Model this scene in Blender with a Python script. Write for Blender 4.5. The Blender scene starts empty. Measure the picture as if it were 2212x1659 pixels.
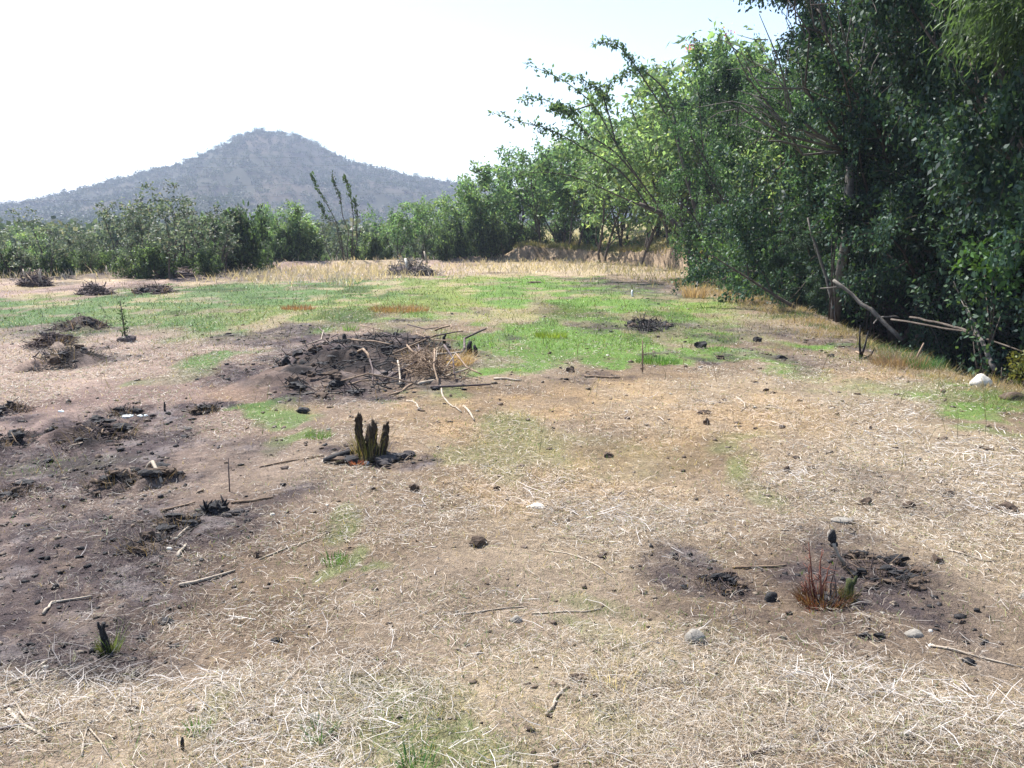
import bpy, math, random
import numpy as np
from mathutils import Vector, Matrix

random.seed(7)
RS = np.random.RandomState
sc = bpy.context.scene
COL = sc.collection
R = math.radians

# ------------------------------------------------------------------ camera model (photo measured on a 2212 x 1659 grid)
FPX, CU, CV, HOR, EYE = 1916.0, 1106.0, 829.5, 501.0, 1.6
PITCH = math.atan((CV - HOR) / FPX)
CP, SP = math.cos(PITCH), math.sin(PITCH)

def ray(u, v):
    a, b = (u - CU) / FPX, -(v - CV) / FPX
    return np.array([a, CP + b * SP, -SP + b * CP])

def flat(u, v, z=0.0):
    d = ray(u, v)
    t = (z - EYE) / d[2]
    return d[0] * t, d[1] * t

def at(u, v, Y):
    d = ray(u, v)
    t = Y / d[1]
    return np.array([d[0] * t, Y, EYE + d[2] * t])

# ------------------------------------------------------------------ numpy noise
def _h(x, y, s):
    n = (x.astype(np.int64) * 374761393 + y.astype(np.int64) * 668265263 + s * 974634777) & 0xffffffff
    n = ((n ^ (n >> 13)) * 1274126177) & 0xffffffff
    n = ((n ^ (n >> 16)) * 2246822519) & 0xffffffff
    return (n ^ (n >> 15)) / 4294967295.0

def vn(x, y, s=0):
    x = np.asarray(x, float); y = np.asarray(y, float)
    xi, yi = np.floor(x), np.floor(y)
    fx, fy = x - xi, y - yi
    fx = fx * fx * (3 - 2 * fx); fy = fy * fy * (3 - 2 * fy)
    a, b = _h(xi, yi, s), _h(xi + 1, yi, s)
    c, d = _h(xi, yi + 1, s), _h(xi + 1, yi + 1, s)
    return (a * (1 - fx) + b * fx) * (1 - fy) + (c * (1 - fx) + d * fx) * fy

def fbm(x, y, s=0, o=4):
    t, a, w = 0, 1.0, 0
    for i in range(o):
        t = t + a * vn(np.asarray(x) * 2 ** i, np.asarray(y) * 2 ** i, s + i * 17)
        w += a; a *= .5
    return t / w

def sst(a, b, x):
    t = np.clip((np.asarray(x, float) - a) / (b - a), 0, 1)
    return t * t * (3 - 2 * t)

# ------------------------------------------------------------------ terrain
_ed = [flat(u, v) for u, v in ((1560, 632), (1650, 652), (1750, 690), (1850, 738), (2000, 795), (2212, 850))]
_ey = np.array([0] + [p[1] for p in _ed][::-1] + [60]); _ex = np.array([4.9] + [p[0] for p in _ed][::-1] + [6.3])
_fe = [flat(u, v) for u, v in ((-700, 640), (0, 608), (200, 600), (400, 588), (560, 575), (800, 570), (950, 566), (1100, 563))]
_fx = np.array([p[0] for p in _fe]); _fy = np.array([p[1] for p in _fe])

def edge_x(y): return np.interp(y, _ey, _ex)
def edge_y(x): return np.interp(x, _fx, _fy)

def H(x, y):
    x = np.asarray(x, float); y = np.asarray(y, float)
    z = .07 * (fbm(x * .35 + 3, y * .35, 1, 3) - .5) + .035 * (fbm(x * 1.7, y * 1.7, 2, 3) - .5) + .016 * (vn(x * 6, y * 6, 5) - .5) + .016 * (fbm(x * 12, y * 12, 6, 3) - .5)
    ex = edge_x(y) + .35 * (vn(y * .6, y * 0, 9) - .5)
    d = x - ex
    clo = sst(33, 27, y)
    z = z - 2.3 * clo * sst(.15, 2.8, d) + 2.0 * clo * sst(8, 14, d)
    ey = edge_y(x)
    lf = sst(4, -1, x)
    z = z + lf * (.22 * np.exp(-((y - ey + .3) / .9) ** 2) * (.4 + 1.2 * vn(x * .5, y * .1, 4)) - .7 * sst(.5, 8, y - ey))
    return z

def Hs(x, y): return float(H(np.array([x]), np.array([y]))[0])

def G(u, v):
    z = 0.0
    for _ in range(4):
        x, y = flat(u, v, z); z = Hs(x, y)
    return np.array([x, y, z])

def mpx(p): return p[1] / FPX          # metres per photo pixel at a ground point

# ------------------------------------------------------------------ patches of growth, ash, straw and one painted tree shadow on the field (metres)
def patch(lst):
    out = []
    for u, v, ru, rv, s in lst:
        x0, y0 = flat(u, v + rv); x1, y1 = flat(u, max(v - rv, 545))
        yc = (y0 + y1) / 2; xc = (u - CU) / FPX * yc
        out.append((xc, yc, ru / FPX * yc, (y1 - y0) / 2, s))
    return out

GREEN = patch([(560, 660, 380, 50, 1), (150, 690, 240, 24, 1), (60, 655, 160, 14, .7), (820, 645, 300, 42, .95), (1050, 625, 260, 26, .8), (1300, 660, 260, 40, .6), (1200, 735, 190, 28, 1), (1140, 770, 120, 25, 1),
    (1400, 765, 90, 22, 1), (1590, 775, 90, 18, .6), (1580, 725, 120, 14, .5), (440, 790, 75, 25, .6), (600, 880, 75, 22, .75), (670, 937, 60, 20, .95), (1090, 965, 110, 25, .3),
    (1600, 960, 90, 30, .35), (1610, 1030, 55, 30, .45), (1780, 745, 95, 14, .65), (2150, 905, 120, 22, .75), (2050, 850, 150, 36, .6), (1900, 830, 120, 14, .4), (1250, 950, 200, 40, .3), (1000, 1000, 90, 30, .3), (720, 1200, 40, 30, .65), (790, 1232, 30, 15, .5),
    (800, 1590, 180, 75, .6), (960, 1650, 150, 50, .55), (1370, 1390, 100, 30, .35), (720, 1115, 50, 20, .45), (1330, 1310, 70, 25, .3), (150, 1010, 100, 30, .4), (1270, 680, 260, 30, .4),
    (1480, 650, 110, 25, .35), (950, 870, 60, 14, .4), (300, 690, 150, 20, .6), (420, 1590, 40, 40, .35), (1600, 1320, 60, 30, .35), (1370, 1590, 90, 50, .3), (1720, 800, 60, 12, .5), (2180, 960, 60, 20, .5)])
BURN_SHADE = patch([(20, 1190, 400, 230, .66), (-150, 1080, 380, 140, .6), (200, 1190, 330, 130, .9), (60, 1380, 260, 80, .7), (120, 1330, 220, 60, .65), (230, 950, 150, 55, .75), (330, 1045, 150, 55, .6), (30, 960, 80, 60, .7), (40, 890, 70, 20, .85), (800, 785, 215, 60, .95),
    (620, 735, 120, 25, .7), (760, 845, 170, 22, .6), (800, 990, 100, 25, .9), (1880, 1230, 190, 90, .6), (1560, 1262, 120, 50, .55), (1850, 1370, 270, 45, .35), (1390, 625, 140, 22, .55),  # last entry is mostly tree shadow, painted dark like burnt ground
    (1400, 700, 130, 16, .6), (1700, 725, 170, 22, .5), (1620, 772, 120, 14, .5), (440, 888, 60, 12, .8), (270, 900, 70, 10, .8), (900, 690, 75, 8, .55), (2050, 1080, 160, 55, .3), (430, 598, 320, 10, .6),
    (80, 715, 130, 15, .5), (130, 748, 90, 14, .6), (150, 785, 90, 20, .55), (1250, 805, 120, 10, .45), (1480, 770, 60, 10, .5), (1500, 700, 110, 12, .4), (1130, 690, 80, 8, .3), (380, 1130, 120, 50, .55)])
STRAW = patch([(1106, 1570, 1250, 130, .9), (300, 1520, 360, 85, 1), (2000, 960, 280, 85, .85), (2050, 1100, 300, 120, .6), (2000, 1540, 350, 120, .9), (1250, 1450, 270, 75, .85), (750, 590, 190, 20, 1),
    (1180, 582, 210, 14, .8), (200, 604, 260, 8, .9), (150, 800, 290, 75, .75), (1650, 860, 350, 60, .7), (1300, 1100, 300, 120, .45), (560, 770, 110, 25, .6)])
ORANGE = patch([(1000, 900, 260, 50, .9), (1450, 890, 330, 60, .7), (1250, 1010, 380, 60, .6), (860, 660, 65, 12, .9), (645, 663, 40, 9, .8), (1960, 770, 60, 14, .6), (920, 750, 60, 30, .6), (1900, 815, 120, 14, .7), (1500, 655, 200, 20, .4), (560, 860, 120, 30, .4)])

def field(lst, x, y, seed):
    x = np.asarray(x, float); y = np.asarray(y, float)
    k = np.maximum(y, 2) * .05
    wx = x + (fbm(x * 1.6, y * .9, seed, 5) - .5) * 3.2 * k
    wy = y + (fbm(x * 1.6 + 40, y * .9, seed + 3, 5) - .5) * 7 * k
    o = np.zeros_like(wx)
    for xc, yc, rx, ry, s in lst:
        d = ((wx - xc) / rx) ** 2 + ((wy - yc) / ry) ** 2
        o = np.maximum(o, s * sst(2.1, .1, d))
    return o

def fields(x, y):
    g = field(GREEN, x, y, 11); b = field(BURN_SHADE, x, y, 23); s = field(STRAW, x, y, 37); o = field(ORANGE, x, y, 51)
    n = fbm(x * 1.3, y * .9, 77, 4); g0 = g
    g = np.clip(g * (.35 + 1.2 * sst(.30, .62, fbm(x * 1.6, y * 1.1, 77, 5))), 0, 1); g = np.maximum(g, .95 * sst(.72, .98, g0) * sst(-1.5, 0, x) * sst(.25, .45, fbm(x * 5, y * 4, 78, 4))); b = np.clip(b * (.38 + .65 * sst(.32, .62, fbm(x * 2.6, y * 1.9, 91, 5)) + .45 * sst(.42, .62, fbm(x * 8, y * 6, 93, 4)) + .35 * sst(.45, .6, fbm(x * 26, y * 20, 94, 3))), 0, 1); s = np.clip(s * (.5 + n), 0, 1)
    o = o * (.35 + .65 * sst(.35, .65, fbm(x * 4, y * 3, 53, 5)))
    return g, b, s, o

SOIL = np.array([.155, .116, .082]); SOIL2 = np.array([.225, .180, .135]); STRAWC = np.array([.41, .345, .245]); ORC = np.array([.42, .295, .15])
GRN = np.array([.112, .215, .045]); GRN2 = np.array([.072, .125, .062]); ASH = np.array([.050, .041, .047])

def mix(a, b, t): return a * (1 - t[:, None]) + b * t[:, None]

def ground_colour(x, y):
    g, b, s, o = fields(x, y)
    n = fbm(x * .8, y * .8, 5, 4)[:, ]; m = vn(x * 9, y * 9, 8)
    c = mix(np.tile(SOIL, (len(x), 1)), SOIL2, sst(.3, .7, n))
    far = sst(6, 22, y)
    c = mix(c, STRAWC, np.clip(.10 + .75 * s + .25 * far, 0, 1) * (.55 + .45 * m))
    c = mix(c, ORC, o * .55)
    left = sst(2, -8, x); c = mix(c, c * np.array([1.0, .95, 1.06]) + np.array([.01, .005, .02]), sst(-.5, -4, x) * .8)
    gc = mix(np.tile(GRN, (len(x), 1)), GRN2, left * .7)
    yl = sst(.52, .72, fbm(x * .45 + 9, y * .22, 19, 3)) * sst(13.5, 17, y); gc = mix(gc, np.tile([.23, .23, .07], (len(x), 1)), yl * .55 * (.6 + .4 * sst(-4, 0, x)))
    c = mix(c, gc, np.clip(g * (.45 + .8 * sst(5, 11, y)), 0, .92))
    sp = sst(.56, .70, fbm(x * .9, y * .45, 27, 4)) * sst(9, 16, y) * sst(50, 40, y); c = mix(c, c * .42, sp * .75)
    sp2 = sst(.54, .68, fbm(x * .5 + 5, y * .3, 28, 4)) * sst(10, 18, y); c = mix(c, np.tile([.36, .31, .18], (len(x), 1)), sp2 * .45 * (1 - .9 * sst(.6, .9, g)))
    ash = mix(np.tile(ASH, (len(x), 1)), np.tile([.15, .135, .14], (len(x), 1)), sst(.58, .72, fbm(x * 5, y * 4, 95, 4)))
    c = mix(c, ash, np.clip(b * 1.0, 0, .88))  # burnt ground, and the tree shadow painted in the same dark tone
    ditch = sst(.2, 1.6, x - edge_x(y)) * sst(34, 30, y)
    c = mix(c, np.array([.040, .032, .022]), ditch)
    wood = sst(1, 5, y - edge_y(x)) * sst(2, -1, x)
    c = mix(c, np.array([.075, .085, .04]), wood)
    return c

# ------------------------------------------------------------------ mesh helpers
def np_mesh(name, V, F, col=None, smooth=False):
    V = np.asarray(V, np.float32).reshape(-1, 3); F = np.asarray(F, np.int32)
    me = bpy.data.meshes.new(name)
    nf, k = F.shape
    me.vertices.add(len(V)); me.vertices.foreach_set('co', V.ravel())
    me.loops.add(nf * k); me.loops.foreach_set('vertex_index', F.ravel())
    me.polygons.add(nf)
    me.polygons.foreach_set('loop_start', np.arange(0, nf * k, k, dtype=np.int32))
    me.polygons.foreach_set('loop_total', np.full(nf, k, np.int32))
    if smooth: me.polygons.foreach_set('use_smooth', np.ones(nf, bool))
    if col is not None:
        dom = 'FACE' if len(col) == nf else 'POINT'
        at_ = me.attributes.new('Col', 'FLOAT_COLOR', dom)
        c4 = np.ones((len(col), 4), np.float32); c4[:, :3] = col
        at_.data.foreach_set('color', c4.ravel())
    me.update(calc_edges=True); me.validate()
    return me

def link(name, me, mat, parent=None, loc=None):
    o = bpy.data.objects.new(name, me); COL.objects.link(o)
    if mat is not None: me.materials.append(mat)
    if parent is not None: o.parent = parent
    if loc is not None: o.location = loc
    return o

def tag(o, label=None, cat=None, group=None, kind=None):
    if label: o['label'] = label
    if cat: o['category'] = cat
    if group: o['group'] = group
    if kind: o['kind'] = kind
    return o

def thing(name, label, cat, loc, group=None):
    o = bpy.data.objects.new(name, None); COL.objects.link(o)
    o.empty_display_size = .1; o.location = loc
    return tag(o, label, cat, group)

def ico(sub):
    import bmesh
    bm = bmesh.new(); bmesh.ops.create_icosphere(bm, subdivisions=sub, radius=1)
    v = np.array([x.co[:] for x in bm.verts]); f = np.array([[x.index for x in q.verts] for q in bm.faces]); bm.free()
    return v, f
ICO = {s: ico(s) for s in (1, 2, 3, 4)}

class MB:
    def __init__(s): s.v = []; s.f = []
    def tube(s, pts, rad, n=6, cap=True):
        pts = [np.asarray(p, float) for p in pts]; b = len(s.v); m = len(pts)
        if np.isscalar(rad): rad = [rad] * m
        ref = np.array([.31, .17, .93])
        for i, p in enumerate(pts):
            d = pts[min(i + 1, m - 1)] - pts[max(i - 1, 0)]
            d = d / (np.linalg.norm(d) + 1e-9)
            a = np.cross(d, ref); 
            if np.linalg.norm(a) < .1: a = np.cross(d, np.array([1., 0, 0]))
            a /= np.linalg.norm(a); c = np.cross(d, a)
            for k in range(n):
                t = 2 * math.pi * k / n
                s.v.append(p + rad[i] * (math.cos(t) * a + math.sin(t) * c))
        for i in range(m - 1):
            for k in range(n):
                k2 = (k + 1) % n
                s.f.append((b + i * n + k, b + i * n + k2, b + (i + 1) * n + k2, b + (i + 1) * n + k))
        if cap:
            s.f.append(tuple(b + k for k in range(n))[::-1]); s.f.append(tuple(b + (m - 1) * n + k for k in range(n)))
    def lump(s, c, r, seed, sub=2, rough=.28, jag=0.0):
        v, f = ICO[sub]; g = RS(seed); d = np.zeros(len(v))
        for fr, am in ((1.3, .5), (2.6, .32), (5.5, .2), (10, .1)):
            for _ in range(3):
                w = g.normal(size=3); w /= np.linalg.norm(w)
                d += am * np.sin(v @ w * fr * 2 + g.rand() * 6.3) / 1.7
        vv = v * (1 + rough * d + jag * g.normal(size=len(v)).clip(-1.6, 1.6))[:, None]
        a = g.rand() * 6.28; ca, sa = math.cos(a), math.sin(a)
        vv = vv * np.asarray(r)
        b = len(s.v)
        s.v.extend(list(vv + np.asarray(c))); s.f.extend([tuple(int(q) + b for q in t) for t in f])
    def strip(s, pts, w, side):
        b = len(s.v); m = len(pts); side = np.asarray(side, float)
        for i, p in enumerate(pts):
            p = np.asarray(p, float); ww = w[i] if not np.isscalar(w) else w
            s.v.append(p - side * ww / 2); s.v.append(p + side * ww / 2)
        for i in range(m - 1): s.f.append((b + 2 * i, b + 2 * i + 1, b + 2 * i + 3, b + 2 * i + 2))
    def build(s, name, mat, parent=None, loc=None, smooth=True):
        me = bpy.data.meshes.new(name)
        me.from_pydata([tuple(map(float, p)) for p in s.v], [], s.f); me.update()
        if smooth: me.polygons.foreach_set('use_smooth', [True] * len(me.polygons))
        return link(name, me, mat, parent, loc)

def norm(a): return a / (np.linalg.norm(a, axis=-1, keepdims=True) + 1e-9)

def strips(P, D, L, W, S, bend, taper=(1, .9, .5)):
    """bent three-station blades: P base, D direction, L length, W width, S side vector, bend = sideways vector at the tip"""
    n = len(P); V = np.zeros((n, 6, 3))
    for i, t in enumerate((0, .5, 1)):
        c = P + D * (L * t)[:, None] + bend * (t * t)
        V[:, 2 * i] = c - S * (W * taper[i] / 2)[:, None]; V[:, 2 * i + 1] = c + S * (W * taper[i] / 2)[:, None]
    b = (np.arange(n) * 6)[:, None]
    F = np.stack([b + np.array([[0, 1, 3, 2]]), b + np.array([[2, 3, 5, 4]])], 1).reshape(-1, 4)
    return V.reshape(-1, 3), F

def leaves(P, D, L, W, rng):
    """diamond leaves, each folded a little along its rib"""
    n = len(P); N = norm(rng.normal(size=(n, 3)) + np.array([0, 0, .6])); S = norm(np.cross(D, N))
    V = np.zeros((n, 4, 3)); V[:, 0] = P; mid = P + D * (L * .45)[:, None]
    V[:, 1] = mid + S * (W / 2)[:, None]; V[:, 3] = mid - S * (W / 2)[:, None]; V[:, 2] = P + D * L[:, None] - N * (L * .12)[:, None]
    return V.reshape(-1, 3), (np.arange(n) * 4)[:, None] + np.arange(4)[None]

# ------------------------------------------------------------------ materials
def newmat(name):
    m = bpy.data.materials.new(name); m.use_nodes = True; nt = m.node_tree
    for n in list(nt.nodes): nt.nodes.remove(n)
    out = nt.nodes.new('ShaderNodeOutputMaterial')
    return m, nt, out

def N(nt, t, **kw):
    n = nt.nodes.new(t)
    for k, v in kw.items():
        if k in n.inputs.keys(): n.inputs[k].default_value = v
        else: setattr(n, k, v)
    return n

def noise(nt, scale, detail=5, rough=.6, vec=None):
    n = N(nt, 'ShaderNodeTexNoise'); n.inputs['Scale'].default_value = scale; n.inputs['Detail'].default_value = detail; n.inputs['Roughness'].default_value = rough
    if vec is None:
        tc = nt.nodes.new('ShaderNodeTexCoord'); vec = tc.outputs['Object']
    nt.links.new(vec, n.inputs['Vector'])
    return n

def ramp(nt, fac, stops):
    r = nt.nodes.new('ShaderNodeValToRGB'); cr = r.color_ramp
    while len(cr.elements) > 2: cr.elements.remove(cr.elements[-1])
    for i, (p, c) in enumerate(stops):
        e = cr.elements[i] if i < 2 else cr.elements.new(p)
        e.position = p; e.color = (*c, 1)
    nt.links.new(fac, r.inputs['Fac'])
    return r

def bump(nt, h, strength, dist=.02):
    b = nt.nodes.new('ShaderNodeBump'); b.inputs['Strength'].default_value = strength; b.inputs['Distance'].default_value = dist
    nt.links.new(h, b.inputs['Height']); return b

def solid(name, c1, c2, scale=12, rough=.85, bs=.5, bd=.01, c3=None):
    m, nt, out = newmat(name)
    n = noise(nt, scale); n2 = noise(nt, scale * 5, 6, .7)
    stops = [(.32, c1), (.66, c2)]
    if c3: stops.append((.8, c3))
    r = ramp(nt, n.outputs['Fac'], stops)
    mx = N(nt, 'ShaderNodeMix', data_type='RGBA', blend_type='MULTIPLY'); mx.inputs[0].default_value = .6
    r2 = ramp(nt, n2.outputs['Fac'], [(.3, (.55, .55, .55)), (.7, (1.2, 1.2, 1.2))])
    nt.links.new(r.outputs[0], mx.inputs[6]); nt.links.new(r2.outputs[0], mx.inputs[7])
    p = N(nt, 'ShaderNodeBsdfPrincipled'); p.inputs['Roughness'].default_value = rough; p.inputs['Specular IOR Level'].default_value = .25
    nt.links.new(mx.outputs[2], p.inputs['Base Color'])
    nt.links.new(bump(nt, n2.outputs['Fac'], bs, bd).outputs[0], p.inputs['Normal'])
    nt.links.new(p.outputs[0], out.inputs[0])
    return m

def attr_leaf(name, trans=.35, rough=.5, spec=.35, vary=.25, tint=(1.25, 1.15, .55)):
    m, nt, out = newmat(name)
    a = N(nt, 'ShaderNodeAttribute', attribute_name='Col')
    oi = nt.nodes.new('ShaderNodeObjectInfo')
    mr = N(nt, 'ShaderNodeMapRange'); mr.inputs[3].default_value = 1 - vary; mr.inputs[4].default_value = 1 + vary
    nt.links.new(oi.outputs['Random'], mr.inputs[0])
    hs = N(nt, 'ShaderNodeHueSaturation'); hm = N(nt, 'ShaderNodeMapRange'); hm.inputs[3].default_value = .515; hm.inputs[4].default_value = .485
    nt.links.new(oi.outputs['Random'], hm.inputs[0]); nt.links.new(hm.outputs[0], hs.inputs['Hue'])
    nt.links.new(mr.outputs[0], hs.inputs['Value']); nt.links.new(a.outputs['Color'], hs.inputs['Color'])
    p = N(nt, 'ShaderNodeBsdfPrincipled'); p.inputs['Roughness'].default_value = rough; p.inputs['Specular IOR Level'].default_value = spec
    nt.links.new(hs.outputs[0], p.inputs['Base Color'])
    last = p
    if trans > 0:
        t = nt.nodes.new('ShaderNodeBsdfTranslucent')
        mx = N(nt, 'ShaderNodeMix', data_type='RGBA', blend_type='MULTIPLY'); mx.inputs[0].default_value = 1
        mx.inputs[7].default_value = (*tint, 1)
        nt.links.new(hs.outputs[0], mx.inputs[6]); nt.links.new(mx.outputs[2], t.inputs[0])
        ms = nt.nodes.new('ShaderNodeMixShader'); ms.inputs[0].default_value = trans
        nt.links.new(p.outputs[0], ms.inputs[1]); nt.links.new(t.outputs[0], ms.inputs[2]); last = ms
    nt.links.new(last.outputs[0], out.inputs[0])
    return m

def ground_mat(name):
    m, nt, out = newmat(name)
    a = N(nt, 'ShaderNodeAttribute', attribute_name='Col')
    tc = nt.nodes.new('ShaderNodeTexCoord'); v = tc.outputs['Object']
    n1 = noise(nt, 2.2, 8, .68, v); n2 = noise(nt, 17, 8, .75, v); n3 = noise(nt, 75, 4, .7, v)
    r1 = ramp(nt, n1.outputs['Fac'], [(.3, (.68, .66, .66)), (.7, (1.25, 1.22, 1.2))])
    r2 = ramp(nt, n2.outputs['Fac'], [(.3, (.5, .5, .52)), (.72, (1.4, 1.36, 1.3))])
    r3 = ramp(nt, n3.outputs['Fac'], [(.33, (.62, .6, .6)), (.68, (1.35, 1.33, 1.3))])
    cur = a.outputs['Color']
    for r, f in ((r1, .8), (r2, .8), (r3, .7)):
        mx = N(nt, 'ShaderNodeMix', data_type='RGBA', blend_type='MULTIPLY'); mx.inputs[0].default_value = f
        nt.links.new(cur, mx.inputs[6]); nt.links.new(r.outputs[0], mx.inputs[7]); cur = mx.outputs[2]
    p = N(nt, 'ShaderNodeBsdfPrincipled'); p.inputs['Roughness'].default_value = .95; p.inputs['Specular IOR Level'].default_value = .1
    nt.links.new(cur, p.inputs['Base Color'])
    ad = N(nt, 'ShaderNodeMath', operation='ADD'); nt.links.new(n2.outputs['Fac'], ad.inputs[0]); nt.links.new(n3.outputs['Fac'], ad.inputs[1])
    nt.links.new(bump(nt, ad.outputs[0], .9, .03).outputs[0], p.inputs['Normal'])
    nt.links.new(p.outputs[0], out.inputs[0])
    return m

M = dict(
    ground=ground_mat('field_soil'),
    litter=attr_leaf('dry_litter', .25, .7, .2, 0, (1, .95, .85)),
    grass=attr_leaf('grass_blade', .35, .5, .3, 0),
    leaf=attr_leaf('leaf_broad', .32, .55, .22, .25),
    feather=attr_leaf('leaf_feathery', .55, .5, .35, .2, (1.1, 1.15, .75)),
    scrub=attr_leaf('leaf_scrub', .42, .55, .3, .25, (1.1, 1.1, .8)),
    bark=solid('bark', (.055, .042, .032), (.13, .105, .085), 9, .9, .8, .02),
    greybark=solid('grey_bark', (.10, .088, .076), (.20, .18, .155), 9, .9, .8, .02),
    char=solid('char', (.008, .008, .009), (.035, .032, .032), 22, .75, .9, .01, (.07, .065, .062)),
    charwood=solid('charred_wood', (.016, .012, .010), (.075, .052, .030), 26, .85, .9, .01, (.13, .095, .05)),
    ash=solid('ash', (.035, .030, .030), (.085, .075, .072), 9, .95, 1, .02, (.16, .145, .135)),
    pale=solid('weathered_wood', (.24, .19, .14), (.41, .35, .275), 14, .8, .5, .006),
    twig=solid('brown_twig', (.13, .085, .055), (.30, .215, .145), 14, .85, .5, .006),
    purple=solid('dark_twig', (.05, .036, .036), (.14, .105, .095), 14, .85, .5, .006),
    rock=solid('field_stone', (.15, .135, .115), (.29, .265, .225), 16, .8, .6, .008),
    white=solid('limestone', (.42, .39, .33), (.62, .59, .52), 14, .8, .5, .006),
    clod=solid('dry_clod', (.055, .038, .028), (.12, .085, .06), 20, .95, .9, .01),
    redbark=solid('red_twig', (.10, .035, .025), (.20, .075, .045), 18, .8, .5, .006),
    moss=solid('mossy_stem', (.022, .030, .012), (.065, .075, .024), 30, .9, .9, .01),
    bank=solid('bank_soil', (.16, .095, .07), (.30, .195, .145), 1.3, .95, 1, .12, (.36, .26, .18)),
    plastic=solid('litter_scrap', (.62, .68, .66), (.80, .84, .82), 10, .4, .1, .002),
    wire=solid('wire', (.05, .05, .05), (.09, .09, .09), 3, .5, .1, .002),
)

# ------------------------------------------------------------------ ground sheet
def build_ground():
    na = 560
    r = np.concatenate([np.exp(np.linspace(math.log(.35), math.log(1.7), 40, endpoint=False)), np.exp(np.linspace(math.log(1.7), math.log(22), 760, endpoint=False)), np.exp(np.linspace(math.log(22), math.log(62), 160, endpoint=False)), np.exp(np.linspace(math.log(62), math.log(2900), 90))]); nr = len(r)
    a = np.concatenate([np.linspace(-math.pi, R(-40), 50, endpoint=False), np.linspace(R(-40), R(40), na - 100, endpoint=False), np.linspace(R(40), math.pi, 50, endpoint=False)])
    Rr, A = np.meshgrid(r, a, indexing='ij')
    x = (Rr * np.sin(A)).ravel(); y = (Rr * np.cos(A)).ravel()
    z = H(x, y); z = np.where(np.hypot(x, y) > 400, -.7, z)
    V = np.stack([x, y, z], 1)
    i = np.arange(nr - 1)[:, None] * na; j = np.arange(na)[None]; j2 = (j + 1) % na
    F = np.stack([i + j, i + j2, i + na + j2, i + na + j], -1).reshape(-1, 4)
    V = np.vstack([V, [[0, 0, Hs(0, 0)]]])
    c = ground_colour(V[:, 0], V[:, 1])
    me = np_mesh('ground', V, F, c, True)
    # close the middle under the camera
    o = link('ground', me, M['ground'])
    tag(o, 'dry cleared field of brown soil, burnt patches and short grass', kind='structure')
build_ground()

# ------------------------------------------------------------------ litter, grass: nobody could count it
def polar(n, r0, r1, seed, half=44):
    g = RS(seed)
    r = np.exp(g.uniform(math.log(r0), math.log(r1), n)); a = R(1) * g.uniform(-half, half, n)
    return r * np.sin(a), r * np.cos(a), g

def inside(x, y): return (x < edge_x(y) + .4) | (y > 31)

def flat_dirs(g, n, tilt):
    a = g.uniform(0, 2 * math.pi, n); t = np.abs(g.normal(0, tilt, n)); t = np.minimum(t, 1.2)
    return np.stack([np.cos(a) * np.cos(t), np.sin(a) * np.cos(t), np.sin(t)], 1)

def stuff(name, V, F, C, mat, label):
    o = link(name, np_mesh(name, V, F, C), mat); tag(o, label, kind='stuff'); return o

def straw_layer(name, n, r0, r1, L, W, tilt, seed, label, coarse=0.0):
    x, y, g = polar(n, r0, r1, seed)
    gr, bu, st, orr = fields(x, y)
    keep = (g.rand(n) < np.clip((.30 + .70 * st + .2 * orr) * (1 - .25 * bu) * (1 - .35 * gr) * (1.7 * sst(.30, .68, fbm(x * 1.7, y * 1.7, 66, 4)) + .22), 0, 1)) & inside(x, y)
    if coarse: keep &= g.rand(len(x)) < sst(.40, .62, fbm(x * 1.3, y * 1.3, 68, 4)) * sst(.25, .6, st) * .95 + .05
    x, y, st, orr, bu = x[keep], y[keep], st[keep], orr[keep], bu[keep]; n = len(x)
    P = np.stack([x, y, H(x, y) + .004 + g.rand(n) * .018], 1)
    D = flat_dirs(g, n, tilt); l = L[0] + (L[1] - L[0]) * g.rand(n) ** 2.2
    sc_ = np.clip(np.hypot(x, y) / 5, .55, 1.1 if coarse else 2.2)
    w = g.uniform(W[0], W[1], n) * sc_
    S = norm(np.cross(D, norm(g.normal(size=(n, 3)) * .5 + np.array([0, 0, 1]))))
    bend = S * (l * g.normal(0, .38, n))[:, None] + np.array([0, 0, -1]) * (l * D[:, 2] * .5)[:, None]
    V, F = strips(P, D, l, w, S, bend, (1, 1, .6))
    pal = np.array([[.56, .51, .44], [.41, .335, .25], [.37, .33, .285], [.27, .205, .14], [.16, .12, .085], [.47, .42, .36], [.22, .23, .10]])
    pr = np.array([.19, .23, .18, .15, .09, .10, .06])
    c = pal[g.choice(7, n, p=pr)] * g.uniform(.75, 1.15, (n, 1))
    if coarse: c = mix(c, np.tile([.58, .55, .52], (n, 1)) * g.uniform(.7, 1.1, (n, 1)), np.full(n, coarse))
    c = mix(c, np.tile([.50, .33, .17], (n, 1)) * g.uniform(.8, 1.1, (n, 1)), np.clip(orr * .7, 0, 1))
    c = mix(c, c * .36 + np.array([.012, .008, .014]), np.clip(bu * 1.1, 0, 1))
    stuff(name, V, F, np.repeat(c, 2, 0), M['litter'], label)

straw_layer('dry_straw', 570000, 1.7, 19, (.010, .075), (.0016, .0036), .42, 101, 'short dry straw strewn over the near soil')
straw_layer('straw_stalk_litter', 42000, 1.7, 9, (.03, .18), (.0022, .0052), .24, 102, 'longer pale stalks lying over the short straw', .8)

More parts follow.
